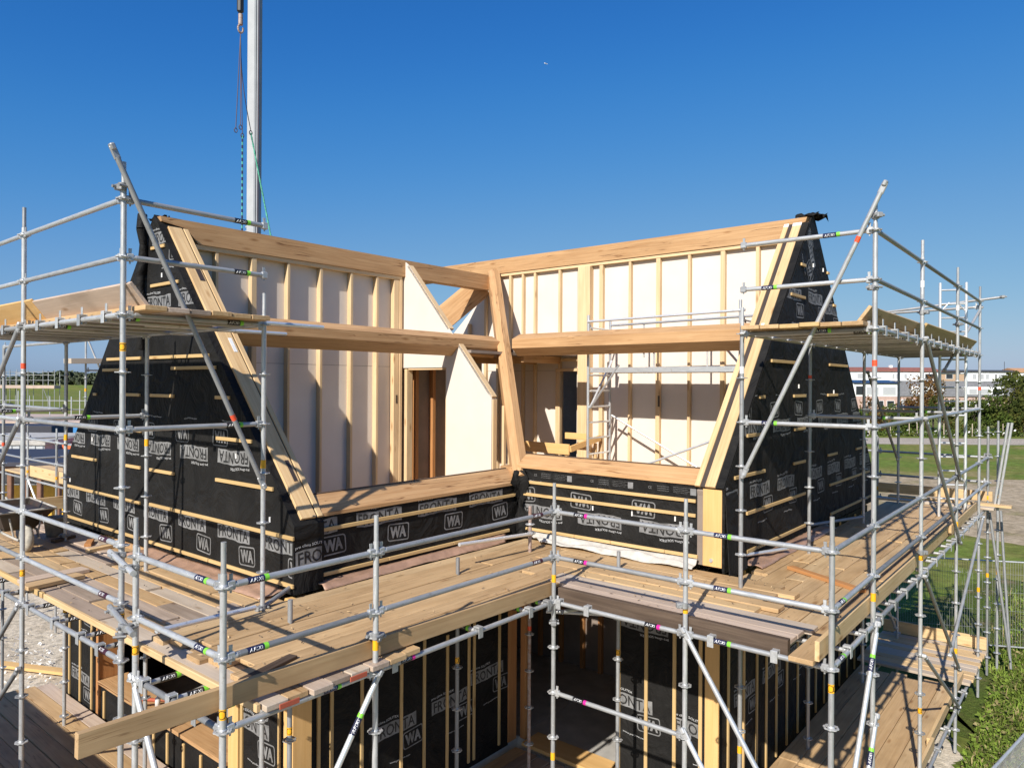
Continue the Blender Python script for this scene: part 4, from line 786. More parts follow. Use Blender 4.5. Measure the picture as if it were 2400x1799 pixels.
def sheet(name, label, pts0, pts1, mat, seed, cat, n=40, m_=7, amp=0.045):
    """crumpled strip between two edge lines"""
    rn = random.Random(seed); b = MB(); vs = []; ph = [rn.uniform(0, 6) for _ in range(6)]
    for i in range(n):
        t = i / (n - 1); a = Vector(pts0[0]).lerp(Vector(pts0[1]), t); c = Vector(pts1[0]).lerp(Vector(pts1[1]), t)
        for j in range(m_):
            s = j / (m_ - 1); p = a.lerp(c, s); f = math.sin(s * 8 + ph[0] + 1.4 * math.sin(t * 7 + ph[1])) * 0.6 + 0.5 * math.sin(t * 23 + ph[2] + s * 5) * s
            p.z += amp * (f + 0.6) * (0.4 + 0.9 * math.sin(s * 3.1)); p += Vector((rn.uniform(-1, 1), rn.uniform(-1, 1), 0)) * 0.008; vs.append(p)
    b.add(vs, [(i * m_ + j, (i + 1) * m_ + j, (i + 1) * m_ + j + 1, i * m_ + j + 1) for i in range(n - 1) for j in range(m_ - 1)], 0, True)
    o = b.build(name, mat); s = o.modifiers.new('s', 'SOLIDIFY'); s.thickness = 0.003; return tag(o, label, cat)
sheet('foil_sheet', 'crumpled white foil lying along the foot of the low right court wall', [(XC + 0.03, -1.95, -0.80), (XC + 0.03, 0.78, -0.80)], [(XC + 0.28, -1.55, -0.865), (XC + 0.26, 0.80, -0.865)], 'foil', 3, 'foil', n=70, m_=13, amp=0.04)
sheet('foil_sheet', 'brown translucent foil hanging along the foot of the low left court wall', [(1.6, YC + 0.03, -0.83), (-1.7, YC + 0.03, -0.80)], [(1.65, YC + 0.22, -0.872), (-1.5, YC + 0.2, -0.872)], 'kraft', 5, 'foil', n=60, amp=0.02)
sheet('foil_sheet', 'brown foil lying along the foot of the left black gable', [(XG + 0.03, -2.2, -0.86), (XG + 0.03, -5.4, -0.86)], [(XG + 0.3, -2.3, -0.915), (XG + 0.35, -5.5, -0.915)], 'kraft', 8, 'foil', n=60, amp=0.015)
sheet('foil_sheet', 'brown foil lying along the foot of the right black gable', [(-2.5, YG + 0.03, -0.86), (-6.0, YG + 0.03, -0.86)], [(-2.6, YG + 0.25, -0.915), (-6.0, YG + 0.22, -0.915)], 'kraft', 12, 'foil', n=60, amp=0.015)
# loose timber on the decks
def loose(label, p, q, w, h, mat, up=(0, 0, 1)): return piece('loose_plank', label, p, q, w, h, mat, 'plank', up)
loose('short plank with a red painted end lying across the left deck near the wheelbarrow', (3.72, -4.62, -0.895), (3.1, -4.72, -0.895), 0.2, 0.045, 'plank'); loose('short grey plank lying across the left deck beside the red ended one', (3.66, -4.90, -0.897), (2.95, -4.98, -0.897), 0.2, 0.045, 'plank_grey')
loose('long pale board standing on edge at the far end of the left deck', (5.2, -9.25, -0.68), (1.4, -9.25, -0.68), 0.04, 0.22, 'spruce')
for i, (x, y, a) in enumerate(((2.3, -7.2, 0.4), (2.25, -6.7, 1.1), (2.2, -6.1, 0.2))):
    loose(('dark offcut of wood by the bucket at the foot of the left gable', 'reddish offcut of wood nearest the wall under the left gable', 'small yellow offcut of wood under the left gable battens')[i], (x, y, -0.9), (x + 0.35 * math.cos(a), y + 0.35 * math.sin(a), -0.9), 0.09, 0.045, ('plank_dark', 'orange', 'spruce')[i])
loose('pale plank sticking out past the far right corner of the scaffold', (-10.4, 1.2, -0.9), (-10.4, 3.35, -0.9), 0.22, 0.045, 'spruce'); loose('pale plank lying beside the far right corner upright, nearer one', (-10.05, 1.0, -0.92), (-10.05, 3.1, -0.92), 0.22, 0.045, 'plank_white')
loose('upright pale board closing the far end of the right deck', (-10.75, 0.4, -0.78), (-10.75, 3.0, -0.78), 0.04, 0.2, 'spruce')
loose('short orange brown board lying crosswise on the right deck', (-2.9, 1.62, -0.905), (-2.35, 2.62, -0.905), 0.1, 0.04, 'orange')
loose('flat grey plank end resting on the court deck by the corner upright', (3.55, -0.35, -0.862), (3.0, -0.5, -0.862), 0.09, 0.03, 'plank_dark')
for i, x in enumerate((3.42, 2.78)):     # painted plank ends
    bbox('painted_end', x - 0.085, x + 0.085, 0.075, 0.085, -0.97, -0.929, 'red_end', dl)

# wheelbarrow
wb = thing('wheelbarrow', 'dirty dark wheelbarrow with cement crusted wheel at the left end of the deck', 'wheelbarrow', (3.1, -7.2, -0.925))
MT['rubber'] = plain('cement_crusted_rubber', (0.5, 0.46, 0.38), 0.8, c2=(0.25, 0.23, 0.2), scale=12); MT['tub'] = plain('dirty_tub', (0.022, 0.022, 0.017), 0.55, c2=(0.05, 0.028, 0.018), scale=7); MT['crust'] = plain('cement_crust', (0.5, 0.47, 0.42), 0.9, c2=(0.28, 0.26, 0.23), scale=14, bump=0.4)
b = MB(); zt, zb = -0.36, -0.66
top = [(2.72, -6.65, zt), (3.40, -6.65, zt), (3.42, -7.75, zt + 0.02), (2.70, -7.75, zt + 0.02)]; bot = [(2.88, -6.98, zb), (3.24, -6.98, zb), (3.26, -7.6, zb), (2.86, -7.6, zb)]
b.add(top + bot, [(0, 1, 5, 4), (1, 2, 6, 5), (2, 3, 7, 6), (3, 0, 4, 7), (4, 5, 6, 7)]); o = b.build('tray', 'tub', wb); s = o.modifiers.new('s', 'SOLIDIFY'); s.thickness = 0.012
b = MB(); b.path([*[Vector(p) + Vector((0, 0, 0.005)) for p in top], Vector(top[0]) + Vector((0, 0, 0.005))], 0.014, 8); b.build('rim', 'crust', wb)
b = MB(); M_ = T(3.06, -6.72, -0.74) @ Matrix.Rotation(math.pi / 2, 4, 'Y')
b.lathe([(0.10, -0.04), (0.16, -0.045), (0.185, -0.02), (0.185, 0.02), (0.16, 0.045), (0.10, 0.04)], 20); wh = place(bpy.data.objects.new('wheel', b.mesh('wheel', 'rubber')), wb, M_)
b = MB(); b.lathe([(0.0, -0.05), (0.03, -0.05), (0.1, -0.015), (0.1, 0.015), (0.03, 0.05), (0, 0.05)], 16); place(bpy.data.objects.new('rim', b.mesh('rim', 'crust')), wh, M_)
for x, nm in ((2.86, 'frame_tube'), (3.26, 'frame_tube')):
    b = MB(); b.path([(x * 0.6 + 3.06 * 0.4, -6.62, -0.74), (x, -6.95, -0.68), (x, -7.7, -0.62), (x + (x - 3.06) * 0.3, -8.5, -0.40)], 0.017, 8); b.build(nm, 'crust', wb)
    b = MB(); b.path([(x, -7.15, -0.68), (x, -7.35, -0.91), (x, -7.6, -0.91), (x, -7.65, -0.64)], 0.015, 8); b.build('leg', 'crust', wb)
    b = MB(); b.path([(x * 0.7 + 3.06 * 0.3, -6.75, -0.72), (x, -6.75, zt - 0.06)], 0.012, 6); b.build('strut', 'crust', wb)
b = MB(); b.add([(2.76, -6.7, zt - 0.05), (3.36, -6.7, zt - 0.05), (3.38, -7.7, zt - 0.05), (2.74, -7.7, zt - 0.05)], [(0, 1, 2, 3)]); b.build('load', 'tub', wb)
# mortar tub
b = MB(); b.lathe([(0, 0.002), (0.115, 0.002), (0.15, 0.26), (0.165, 0.262), (0.165, 0.285), (0.15, 0.285), (0.135, 0.26), (0.11, 0.05), (0, 0.05)], 22); MT['bucket'] = plain('mortar_bucket', (0.42, 0.39, 0.34), 0.75, c2=(0.22, 0.20, 0.17), scale=9)
bk = place(bpy.data.objects.new('mortar_bucket', b.mesh('mortar_bucket', 'bucket')), None, T(2.42, -7.6, -0.925)); tag(bk, 'cement stained grey bucket standing by the far foot of the left gable', 'bucket')
# things on the window sill
b = MB(); b.lathe([(0, 0), (0.034, 0), (0.036, 0.13), (0.03, 0.15), (0.014, 0.165), (0.014, 0.19), (0, 0.19)], 14); bo = place(bpy.data.objects.new('glue_bottle', b.mesh('glue_bottle', 'whitecap')), None, T(1.80, -5.55, -3.17)); tag(bo, 'small white bottle standing on the timber window sill', 'bottle')
b = MB(); b.tube((1.72, -5.78, -3.145), (1.82, -5.95, -3.145), 0.025, 10).box(1.80, 1.84, -6.02, -5.94, -3.165, -3.13); b.tube((1.70, -5.74, -3.145), (1.64, -5.64, -3.145), 0.008, 6); o = b.build('sealant_gun', 'red_end'); tag(o, 'red tool lying beside the white bottle on the window sill', 'tool')

# ------------------------------------------------------------------ crane and slings
cr = thing('mobile_crane', 'tall grey telescopic crane boom rising straight up behind the left ridge', 'crane', (-7.12, -18.07, -ZO))
M_ = T(-7.12, -18.07, 0) @ Matrix.Rotation(math.atan2(Rt.y, Rt.x) - 0.35, 4, 'Z')
def cpart(nm, mb, mat, par=None): return place(bpy.data.objects.new(nm, mb.mesh(nm, mat)), par or cr, M_)
boct = lambda w, d, e: [(-w, -d + e), (-w + e, -d), (w - e, -d), (w, -d + e), (w, d - e), (w - e, d), (-w + e, d), (-w, d - e)]
b = MB(); b.prism([(x, y, -2.4) for x, y in boct(0.205, 0.19, 0.05)], (0, 0, 8.0)); bm1 = cpart('boom_section', b, 'crane')
b = MB(); b.prism([(x, y, 5.5) for x, y in boct(0.18, 0.17, 0.04)], (0, 0, 12.0)); bm2 = cpart('boom_section', b, 'crane')
b = MB(); b.prism([(x, y, 17.4) for x, y in boct(0.155, 0.15, 0.03)], (0, 0, 9.0)); cpart('boom_section', b, 'crane')
b = MB(); b.prism([(0.05 * math.cos(t) * 1.0, -0.1915, 4.0 + (1.0 if math.sin(t) > 0 else -1.0) * 1.1 + 0.05 * math.sin(t)) for t in [i * math.pi / 8 + 0.01 for i in range(16)]], (0, 0.004, 0)); cpart('recess', b, 'crane2', bm1)
b = MB(); b.box(0.206, 0.25, -0.12, 0.1, -2.4, 26); cpart('guide_rail', b, 'crane2')
b = MB(); b.tube((0.28, -0.1, -2.4), (0.27, -0.1, 26), 0.013, 6); cpart('hoist_cable', b, 'cable')
b = MB(); b.cbox(-0.26, -0.19, -0.1, 0.1, 6.6, 6.66).cbox(-0.26, -0.19, -0.1, 0.1, 6.75, 6.81); cpart('bracket', b, 'crane2', bm2)
b = MB(); b.cbox(-1.2, 1.2, -3.5, 3.5, -3.4, -2.4, 0.05); cpart('carrier', b, 'crane2')
b = MB(); b.cbox(-1.2, 1.2, 3.55, 5.2, -3.4, -1.6, 0.12); cpart('cab', b, 'crane')
for s in (-1, 1):
    for y in (-2.8, -1.2, 2.2, 4.4):
        b = MB(); b.tube((s * 0.95, y, -3.85), (s * 1.25, y, -3.85), 0.55, 16); cpart('wheel', b, 'black')
hook = thing('crane_hook', 'black hook block with a small swivel hanging beside the crane boom', 'hook', (0.66, -5.45, 6.7))
b = MB(); b.cbox(0.61, 0.71, -5.5, -5.42, 7.02, 7.55, 0.03); b.tube((0.66, -5.45, 7.5), (0.66, -5.45, 14), 0.008, 6); b.build('block', 'black', hook)
b = MB(); b.tube((0.66, -5.45, 7.0), (0.66, -5.45, 6.84), 0.035, 8); b.path([(0.66 + 0.04 * math.sin(t), -5.45, 6.78 - 0.06 * math.cos(t) ) for t in [i * 0.5 for i in range(-4, 7)]], 0.016, 6); b.build('swivel', 'rust', hook)
sl = thing('chain_sling', 'set of dark chains hanging from the hook in front of the sky', 'chain', (0.66, -5.45, 5.2))
for i, (x, y, z) in enumerate(((0.70, -5.5, 5.27), (0.68, -5.4, 5.30), (0.62, -5.45, 5.20), (0.48, -5.45, 5.28))):
    pts = [Vector((0.66, -5.45, 6.72)).lerp(Vector((x, y, z)), k / 8) + (Vector((0.0 if i < 3 else 0.05 * math.sin(k / 8 * math.pi), 0, 0))) for k in range(9)]
    b = MB(); b.path(pts, 0.0065, 5)
    b.path([(x + 0.025 * math.cos(t), y, z - 0.03 + 0.035 * math.sin(t)) for t in [j * 1.05 for j in range(7)]], 0.007, 5); b.build('chain_leg', 'cable', sl)
for i, (a, c) in enumerate((((0.62, -5.45, 5.17), (0.617, -5.45, 3.71)), ((0.48, -5.45, 5.25), (0.123, -5.45, 3.71)))):
    b = MB(); A, B_ = Vector(a), Vector(c)
    n = 30
    for k in range(n): b.tube(A.lerp(B_, k / n), A.lerp(B_, (k + 1) / n), 0.0105 + 0.003 * (k % 2), 6, mi=k % 2)
    o = b.build('lifting_sling', ['webgreen', 'navy' if i == 0 else 'webgreen']); tag(o, ('dark green webbing sling hanging left of the crane boom', 'pale green webbing sling slanting down to the right of the crane boom')[i], 'sling')

# ------------------------------------------------------------------ far right corner of the scaffold, ladder
cx = -10.75
for x, y, zt in ((cx, 2.92, 0.62), (cx - 0.4, 3.05, 0.72), (cx, 0.9, 0.32), (cx, -1.2, 0.32)): standard(x, y, GZ, zt, (-0.85, -2.4))
for z in (0, -0.5, -1): ledger((cx, 2.92, z), (cx, 0.9, z)); ledger((cx, 0.9, z), (cx, -1.2, z), mat='steel_dull'); ledger((b4, by, z), (cx, 2.92, z), mat='steel')
ledger((b4, by, 2.9), (b4, 1.0, 2.86), 'b', -0.3); ledger((b4, by + 0.35, 3.06), (b4, 0.9, 2.86), None, 0.3, (0, 0)); coupler(b4, by + 0.34, 3.06)
brace((b4 - 0.02, by, 2.85), (b3 - 1.0, by - 0.3, 1.75)); brace((b4 - 0.02, iy, 0.0), (b3 - 0.4, iy, 1.6), 'steel_dull')
for dx in (0, 0.06): tubeo('brace', (cx + 0.3, 3.05 + dx, -1.0), (cx + 0.3, 3.28 + dx, 0.72), TR, 'steel', scaf)
tubeo('brace', (cx, 2.95, -1.1), (cx - 0.1, 3.3, -4.0), TR, 'steel_dull', scaf); tubeo('brace', (cx - 0.4, 3.1, -1.1), (cx - 0.2, 3.3, -4.2), TR, 'steel_dull', scaf)
for z in (0.06, 0.0, -0.5): coupler(cx, 2.92, z)
lad = thing('access_ladder', 'tall white aluminium ladder frame standing on the right deck behind the rails', 'ladder', (-8.6, 2.6, -0.925))
for p in ((-8.46, 2.42), (-8.64, 2.80)): tubeo('stile', (*p, -0.925), (*p, 3.28), 0.025, 'alu', lad, 10)
z = -0.6
while z < 3.2:
    if not (0.55 < z < 0.8): tubeo('rung', (-8.46, 2.42, z), (-8.64, 2.80, z), 0.016, 'alu', lad, 8)
    z += 0.25
for a in ((-8.46, 2.42, -8.52, 2.55), (-8.64, 2.80, -8.58, 2.67)): tubeo('strut', (a[0], a[1], 2.75), (a[2], a[3], 2.92), 0.012, 'alu', lad, 6)
# ------------------------------------------------------------------ ground and surroundings
def grassmat(name, cols, scale=0.25, fine=9.0, bump=0.3):
    m, n, l, b = nmat(name); v = coords(n, l, (1, 1, 1), False)
    n1 = node(n, 'ShaderNodeTexNoise', Scale=scale, Detail=8, Roughness=0.65); l.new(v, n1.inputs['Vector']); n2 = node(n, 'ShaderNodeTexNoise', Scale=fine, Detail=5, Roughness=0.7); l.new(v, n2.inputs['Vector'])
    r = ramp(n, [(0.3 + 0.14 * i, c) for i, c in enumerate(cols)]); l.new(n1.outputs['Fac'], r.inputs[0])
    r2 = ramp(n, [(0.3, (0.55, 0.55, 0.5)), (0.65, (1.2, 1.2, 1.15))]); l.new(n2.outputs['Fac'], r2.inputs[0])
    l.new(mixc(n, l, r.outputs[0], r2.outputs[0], 1.0, 'MULTIPLY'), b.inputs['Base Color']); b.inputs['Roughness'].default_value = 0.9; b.inputs['Specular IOR Level'].default_value = 0.1
    bp = node(n, 'ShaderNodeBump', Strength=bump, Distance=0.08); l.new(n2.outputs['Fac'], bp.inputs['Height']); l.new(bp.outputs[0], b.inputs['Normal']); return m
MT['grass'] = grassmat('field_grass', [(0.30, 0.235, 0.12), (0.185, 0.185, 0.05), (0.125, 0.175, 0.03), (0.175, 0.215, 0.048)], 0.16, 2.0)
MT['sand'] = grassmat('sand', [(0.42, 0.35, 0.275), (0.54, 0.46, 0.37), (0.6, 0.525, 0.435), (0.58, 0.51, 0.415)], 0.5, 6.0, 0.5)
MT['dirt'] = grassmat('dirt', [(0.2, 0.185, 0.07), (0.36, 0.28, 0.19), (0.42, 0.335, 0.24), (0.44, 0.355, 0.265)], 0.35, 2.5, 0.4)
MT['path'] = grassmat('path_gravel', [(0.34, 0.29, 0.25), (0.42, 0.36, 0.31), (0.45, 0.39, 0.34)], 0.3, 5, 0.2)
MT['leaf'] = grassmat('leaves', [(0.035, 0.05, 0.012), (0.055, 0.085, 0.016), (0.085, 0.115, 0.025), (0.12, 0.115, 0.03)], 0.6, 4.0, 0)
MT['leaf_dark'] = grassmat('dark_leaves', [(0.022, 0.035, 0.01), (0.045, 0.062, 0.015), (0.08, 0.085, 0.02), (0.11, 0.07, 0.02)], 0.5, 4.0, 0)
MT['leaf_red'] = grassmat('autumn_leaves', [(0.07, 0.06, 0.02), (0.13, 0.08, 0.025), (0.15, 0.07, 0.03), (0.09, 0.10, 0.03)], 0.8, 4.0, 0)
MT['wood_far'] = grassmat('far_wood', [(0.055, 0.07, 0.042), (0.075, 0.092, 0.058), (0.09, 0.105, 0.07)], 0.05, 0.3, 0)  # haze of distance put into the leaf colour as lighter grey-green
MT['bark'] = plain('bark', (0.09, 0.07, 0.05), 0.9, c2=(0.05, 0.04, 0.03), scale=8)
g = MB(); S = 6000; g.add([(-S, -S, 0), (S, -S, 0), (S, S, 0), (-S, S, 0)], [(0, 1, 2, 3)])
o = place(bpy.data.objects.new('ground', g.mesh('ground', 'grass')), None, Matrix.Identity(4)); o['kind'] = 'structure'
def flat(name, poly, z, mat):
    b = MB(); b.add([(x, y, z) for x, y in poly], [tuple(range(len(poly)))]); o = place(bpy.data.objects.new(name, b.mesh(name, mat)), None, Matrix.Identity(4)); o['kind'] = 'structure'; return o
def rough(poly, n=4, amp=0.35, seed=1):
    rn = random.Random(seed); out = []
    for i, p in enumerate(poly):
        q = poly[(i + 1) % len(poly)]
        for k in range(n): t = k / n; out.append((p[0] + (q[0] - p[0]) * t + rn.uniform(-amp, amp), p[1] + (q[1] - p[1]) * t + rn.uniform(-amp, amp)))
    return out
RH = Vector((Rt.x, Rt.y, 0)).normalized(); FH = Vector((F_.x, F_.y, 0)).normalized()
BGM = Matrix(((RH.x, FH.x, 0, CAM.x), (RH.y, FH.y, 0, CAM.y), (0, 0, 1, 0), (0, 0, 0, 1)))       # site map: x to the right, y into the distance, from the viewpoint's foot
def bgp(l, d): v = BGM @ Vector((l, d, 0)); return (v.x, v.y)
flat('sand_ground', rough([(22, 14), (8, 8), (1, 4.4), (-4.6, 3.5), (-7.2, 3.0), (-8.5, 0), (-11, -5), (-12, -16), (-10, -30), (-6, -46), (6, -48), (16, -30), (24, -5)], 8, 0.35, 3), 0.004, 'sand')
flat('dirt_ground', rough([bgp(9, 30), bgp(30, 24), bgp(42, 36), bgp(40, 43), bgp(24, 47), bgp(10, 49), bgp(0, 46)], 8, 1.2, 5), 0.004, 'dirt')
flat('dirt_ground', rough([bgp(-60, 150), bgp(-25, 44), bgp(-10, 40), bgp(-14, 90), bgp(-30, 128)], 6, 2, 9), 0.006, 'sand')
MT['weedground'] = grassmat('weedy_soil', [(0.20, 0.15, 0.085), (0.10, 0.115, 0.03), (0.085, 0.125, 0.022), (0.13, 0.15, 0.035)], 1.1, 14, 0.6)
flat('weed_ground', rough([(-4.4, 3.6), (-4, 9), (-9, 12), (-18, 11), (-22, 5), (-19, 1.5), (-11.5, 0.5), (-9.0, 2.2), (-7, 3.0)], 7, 0.4, 15), 0.006, 'weedground')
flat('path', rough([bgp(-20, 74), bgp(90, 71), bgp(90, 80), bgp(-20, 83)], 8, 0.5, 6), 0.008, 'path')
# rough ground under the house
flat('court_slab', [(3.2, -0.6), (3.2, -2.0), (-2.0, -2.0), (-2.0, 2.6), (-0.6, 2.6), (-0.6, -0.6)], 0.36, 'concrete')

# --- leaves: many small faces through an uneven volume
def leaves(mb, c, r, n, s, rn, mi=0, lumps=9, squash=1.0):
    ls = [(Vector((rn.gauss(0, 0.45), rn.gauss(0, 0.45), rn.uniform(-0.75, 0.85))), rn.uniform(0.3, 0.55)) for _ in range(lumps)]
    for _ in range(n):
        o, k = rn.choice(ls); d = Vector((rn.gauss(0, 1), rn.gauss(0, 1), rn.gauss(0, 1))).normalized() * (k * (0.55 + 0.5 * rn.random()))
        p = o + d; p = Vector((c[0] + p.x * r[0], c[1] + p.y * r[1], c[2] + p.z * r[2]))
        if p.z < 0.05: continue
        a = Vector((rn.gauss(0, 1), rn.gauss(0, 1), rn.gauss(0, 0.6))).normalized(); t = a.orthogonal().normalized(); u = a.cross(t); q = s * rn.uniform(0.6, 1.3); w = q * rn.uniform(0.4, 0.8)
        mb.add([p - t * q, p + u * w, p + t * q, p - u * w], [(0, 1, 2, 3)], mi)
def plant(name, label, cat, l, d, h, w, mat, n, s, seed, group, trunk=0.0):
    rn = random.Random(seed); x, y = bgp(l, d); th = thing(name, label, cat, (x, y, -ZO), group)
    b = MB(); leaves(b, (0, 0, trunk + (h - trunk) * 0.5), (w / 2, w / 2, (h - trunk) * 0.52), n, s, rn, lumps=12); place(bpy.data.objects.new('crown', b.mesh('crown', mat)), th, T(x, y, -ZO))
    b = MB()
    for k in range(5):
        a = rn.uniform(0, 6.28); e = Vector((math.cos(a) * w * 0.22, math.sin(a) * w * 0.22, h * rn.uniform(0.55, 0.85))); m_ = Vector((rn.uniform(-.05, .05), rn.uniform(-.05, .05), max(trunk, h * 0.25)))
        b.tube((0, 0, -0.1), m_, 0.018 * h, 6, r2=0.012 * h); b.tube(m_, e, 0.012 * h, 5, r2=0.004 * h)
    place(bpy.data.objects.new('trunk', b.mesh('trunk', 'bark')), th, T(x, y, -ZO)); return th
G_ = 'bushes along the garden edge before the white houses'
HS = [(42.3, 88, 2.6, 4.0, 'leaf', 'low green shrub nearest the right gable in the hedge row'), (44.6, 90, 3.2, 3.6, 'leaf_red', 'reddish brown shrub beside the dark platform post'), (47.4, 87, 2.9, 4.2, 'leaf', 'rounded green shrub under the brick front with dark doorways'), (49.8, 91, 3.8, 3.6, 'leaf_red', 'orange leaved shrub left of the white porch'), (52.2, 88, 3.4, 4.0, 'leaf_dark', 'dark shrub with a few yellow leaves below the porch'),
      (54.2, 93, 5.2, 3.6, 'leaf_red', 'tall rust coloured shrub behind the ladder'), (56.6, 88, 3.6, 4.4, 'leaf', 'leafy green shrub right of the ladder'), (59.2, 87, 3.2, 4.2, 'leaf_dark', 'olive shrub behind the last scaffold upright'), (62.0, 86.5, 3.0, 4.4, 'leaf_dark', 'dull olive shrub in front of the big tree'), (65.5, 86, 3.0, 4.6, 'leaf_dark', 'shrub at the right edge under the big tree'), (69, 86, 3.2, 5, 'leaf', 'green shrub at the far right edge of the hedge row'), (39.5, 90, 3.0, 4.2, 'leaf_red', 'brownish shrub hidden mostly behind the right gable')]
for i, (l, d, h, w, m_, lab) in enumerate(HS): plant('shrub', lab, 'shrub', l, d, h * 1.22, w * 1.15, m_, 2000, 0.16, 100 + i, G_)
plant('broad_tree', 'big dark bushy tree at the right edge with brownish leaves', 'tree', 63.5, 91, 7.4, 9.0, 'leaf_dark', 5200, 0.2, 77, None, 0.6); plant('broad_tree', 'second dark tree cut by the right picture edge', 'tree', 69.5, 93, 6.6, 7.5, 'leaf', 2600, 0.2, 78, None, 0.6)
rn = random.Random(31); x, y = bgp(55, 84.5); b = MB()
for k in range(5200):
    l = rn.uniform(38, 74); h = abs(rn.gauss(0, 0.33)) + 0.03; p = BGM @ Vector((l, 85.0 + rn.gauss(0, 0.9), h)); a = Vector((rn.gauss(0, 1), rn.gauss(0, 1), rn.gauss(0, 1))).normalized(); t = a.orthogonal(); u = a.cross(t); s = 0.12
    b.add([p - t * s, p + u * s * .6, p + t * s, p - u * s * .6], [(0, 1, 2, 3)], 1 if rn.random() < 0.06 else 0)
o = place(bpy.data.objects.new('weeds', b.mesh('weeds', ['leaf', 'whitecap'])), None, Matrix.Identity(4)); o['kind'] = 'stuff'; tag(o, 'low weeds with some white flowers along the hedge foot', 'weeds')
ff = thing('garden_fence', 'thin pale stakes standing in a line before the hedge', 'fence', (*bgp(52, 84), -ZO))
for l in (41.5, 44, 46.3, 47.1, 50.2, 53.5, 57.2, 59.6, 61.4, 62.3, 65.2, 67.8): p = bgp(l, 84 + 0.3 * math.sin(l)); tubeo('stake', (*p, -ZO), (*p, -ZO + 1.5), 0.05, 'plank_white', ff, 6)

# --- rows of houses in the distance on the right
MT['brick'] = plain('pink_brick', (0.47, 0.33, 0.28), 0.85, var=0.12, scale=1.5); MT['render'] = plain('white_cladding', (0.80, 0.80, 0.79), 0.7, var=0.03, scale=0.6); MT['slate'] = plain('grey_slates', (0.16, 0.16, 0.165), 0.7, var=0.2, scale=3); MT['redroof'] = plain('red_tiles', (0.27, 0.10, 0.07), 0.8, var=0.2, scale=2); MT['darkroof'] = plain('dark_roof', (0.06, 0.06, 0.065), 0.7); MT['solar'] = plain('solar_blue', (0.02, 0.03, 0.08), 0.25)
MT['glass'] = plain('window_glass', (0.03, 0.035, 0.04), 0.08, var=0.2, scale=0.4); MT['blind'] = plain('grey_blind', (0.42, 0.43, 0.44), 0.6); MT['tanbrick'] = plain('tan_brick', (0.45, 0.31, 0.2), 0.85); MT['orangeroof'] = plain('orange_roof', (0.5, 0.27, 0.13), 0.8)
def far_house(label, l0, l1, d, wall_bits, wins, roof, extra=()):
    th = thing('row_house', label, 'house', (*bgp((l0 + l1) / 2, d), -ZO), 'terraced houses beyond the hedge')
    def bx(nm, a0, a1, z0, z1, dd0, dd1, mat, par=None):
        b = MB(); b.box(a0, a1, d + dd0, d + dd1, z0, z1); b.v = [tuple(Vector(p) - Vector(((l0 + l1) / 2, d, 0))) for p in b.v]
        return place(bpy.data.objects.new(nm, b.mesh(nm, mat)), par or th, BGM @ Matrix.Translation(((l0 + l1) / 2, d, 0)))
    for a0, a1, z0, z1, m_ in wall_bits: bx('wall', a0, a1, z0, z1, 0, 9, m_)
    for a0, a1, z0, z1, m_ in wins:
        w_ = bx('window', a0, a1, z0, z1, -0.12, -0.02, 'render'); e = 0.1; bx('pane', a0 + e, a1 - e, z0 + e, z1 - e, -0.14, -0.121, m_, w_)
    b = MB(); kind, z0, z1, m_ = roof
    if kind == 'mansard': sec = [(-0.3, z0), (1.6, z1), (7.4, z1), (9.3, z0)]
    elif kind == 'gable': sec = [(-0.4, z0), (4.5, z1), (9.4, z0)]
    else: sec = [(-0.4, z0), (-0.4, z0 + 0.25), (4.5, z1), (9.4, z0 + 0.25), (9.4, z0)]
    b.prism([(l0 - (l0 + l1) / 2, s_, z) for s_, z in sec], (l1 - l0, 0, 0)); rf = place(bpy.data.objects.new('roof', b.mesh('roof', m_)), th, BGM @ Matrix.Translation(((l0 + l1) / 2, d, 0)))
    for nm, a0, a1, z0, z1, q0, q1, m2 in extra: bx(nm, a0, a1, z0, z1, q0, q1, m2, rf if nm in ('chimney', 'antenna') else None)
D1 = 180.0; k1 = D1 / 1694.37; L1 = lambda px: (px - 1200) * k1
D2 = 205.0; k2 = D2 / 1694.37; L2 = lambda px: (px - 1200) * k2
far_house('pink brick house with white upper floor and blue roof panels behind the right gable', L1(2000), L1(2105), D1, [(L1(2000), L1(2105), 0, 3.2, 'brick'), (L1(2000), L1(2104.9), 3.2, 6.4, 'render')],
          [(L1(2032), L1(2046), 0.6, 2.0, 'glass'), (L1(2060), L1(2071), 0.2, 2.2, 'glass'), (L1(2078), L1(2096), 0.3, 2.2, 'glass'), (L1(2030), L1(2060), 3.6, 5.6, 'blind'), (L1(2068), L1(2100), 3.6, 5.6, 'blind'), (L1(2005), L1(2022), 3.5, 5.8, 'glass')], ('low', 6.4, 7.3, 'solar'))
far_house('pink brick house with grey slate mansard and one white dormer', L1(2105), L1(2213), D1, [(L1(2105), L1(2213), 0, 3.3, 'brick')], [(L1(2112), L1(2150), 0.4, 2.5, 'blind'), (L1(2165), L1(2176), 0.3, 2.3, 'blind'), (L1(2181), L1(2191), 0.3, 2.3, 'glass'), (L1(2142), L1(2153), 3.9, 5.4, 'blind'), (L1(2157), L1(2164), 3.9, 5.4, 'glass')], ('mansard', 3.3, 7.15, 'slate'),
          [('dormer', L1(2138), L1(2212), 3.35, 5.75, -0.01, 2.5, 'render')])
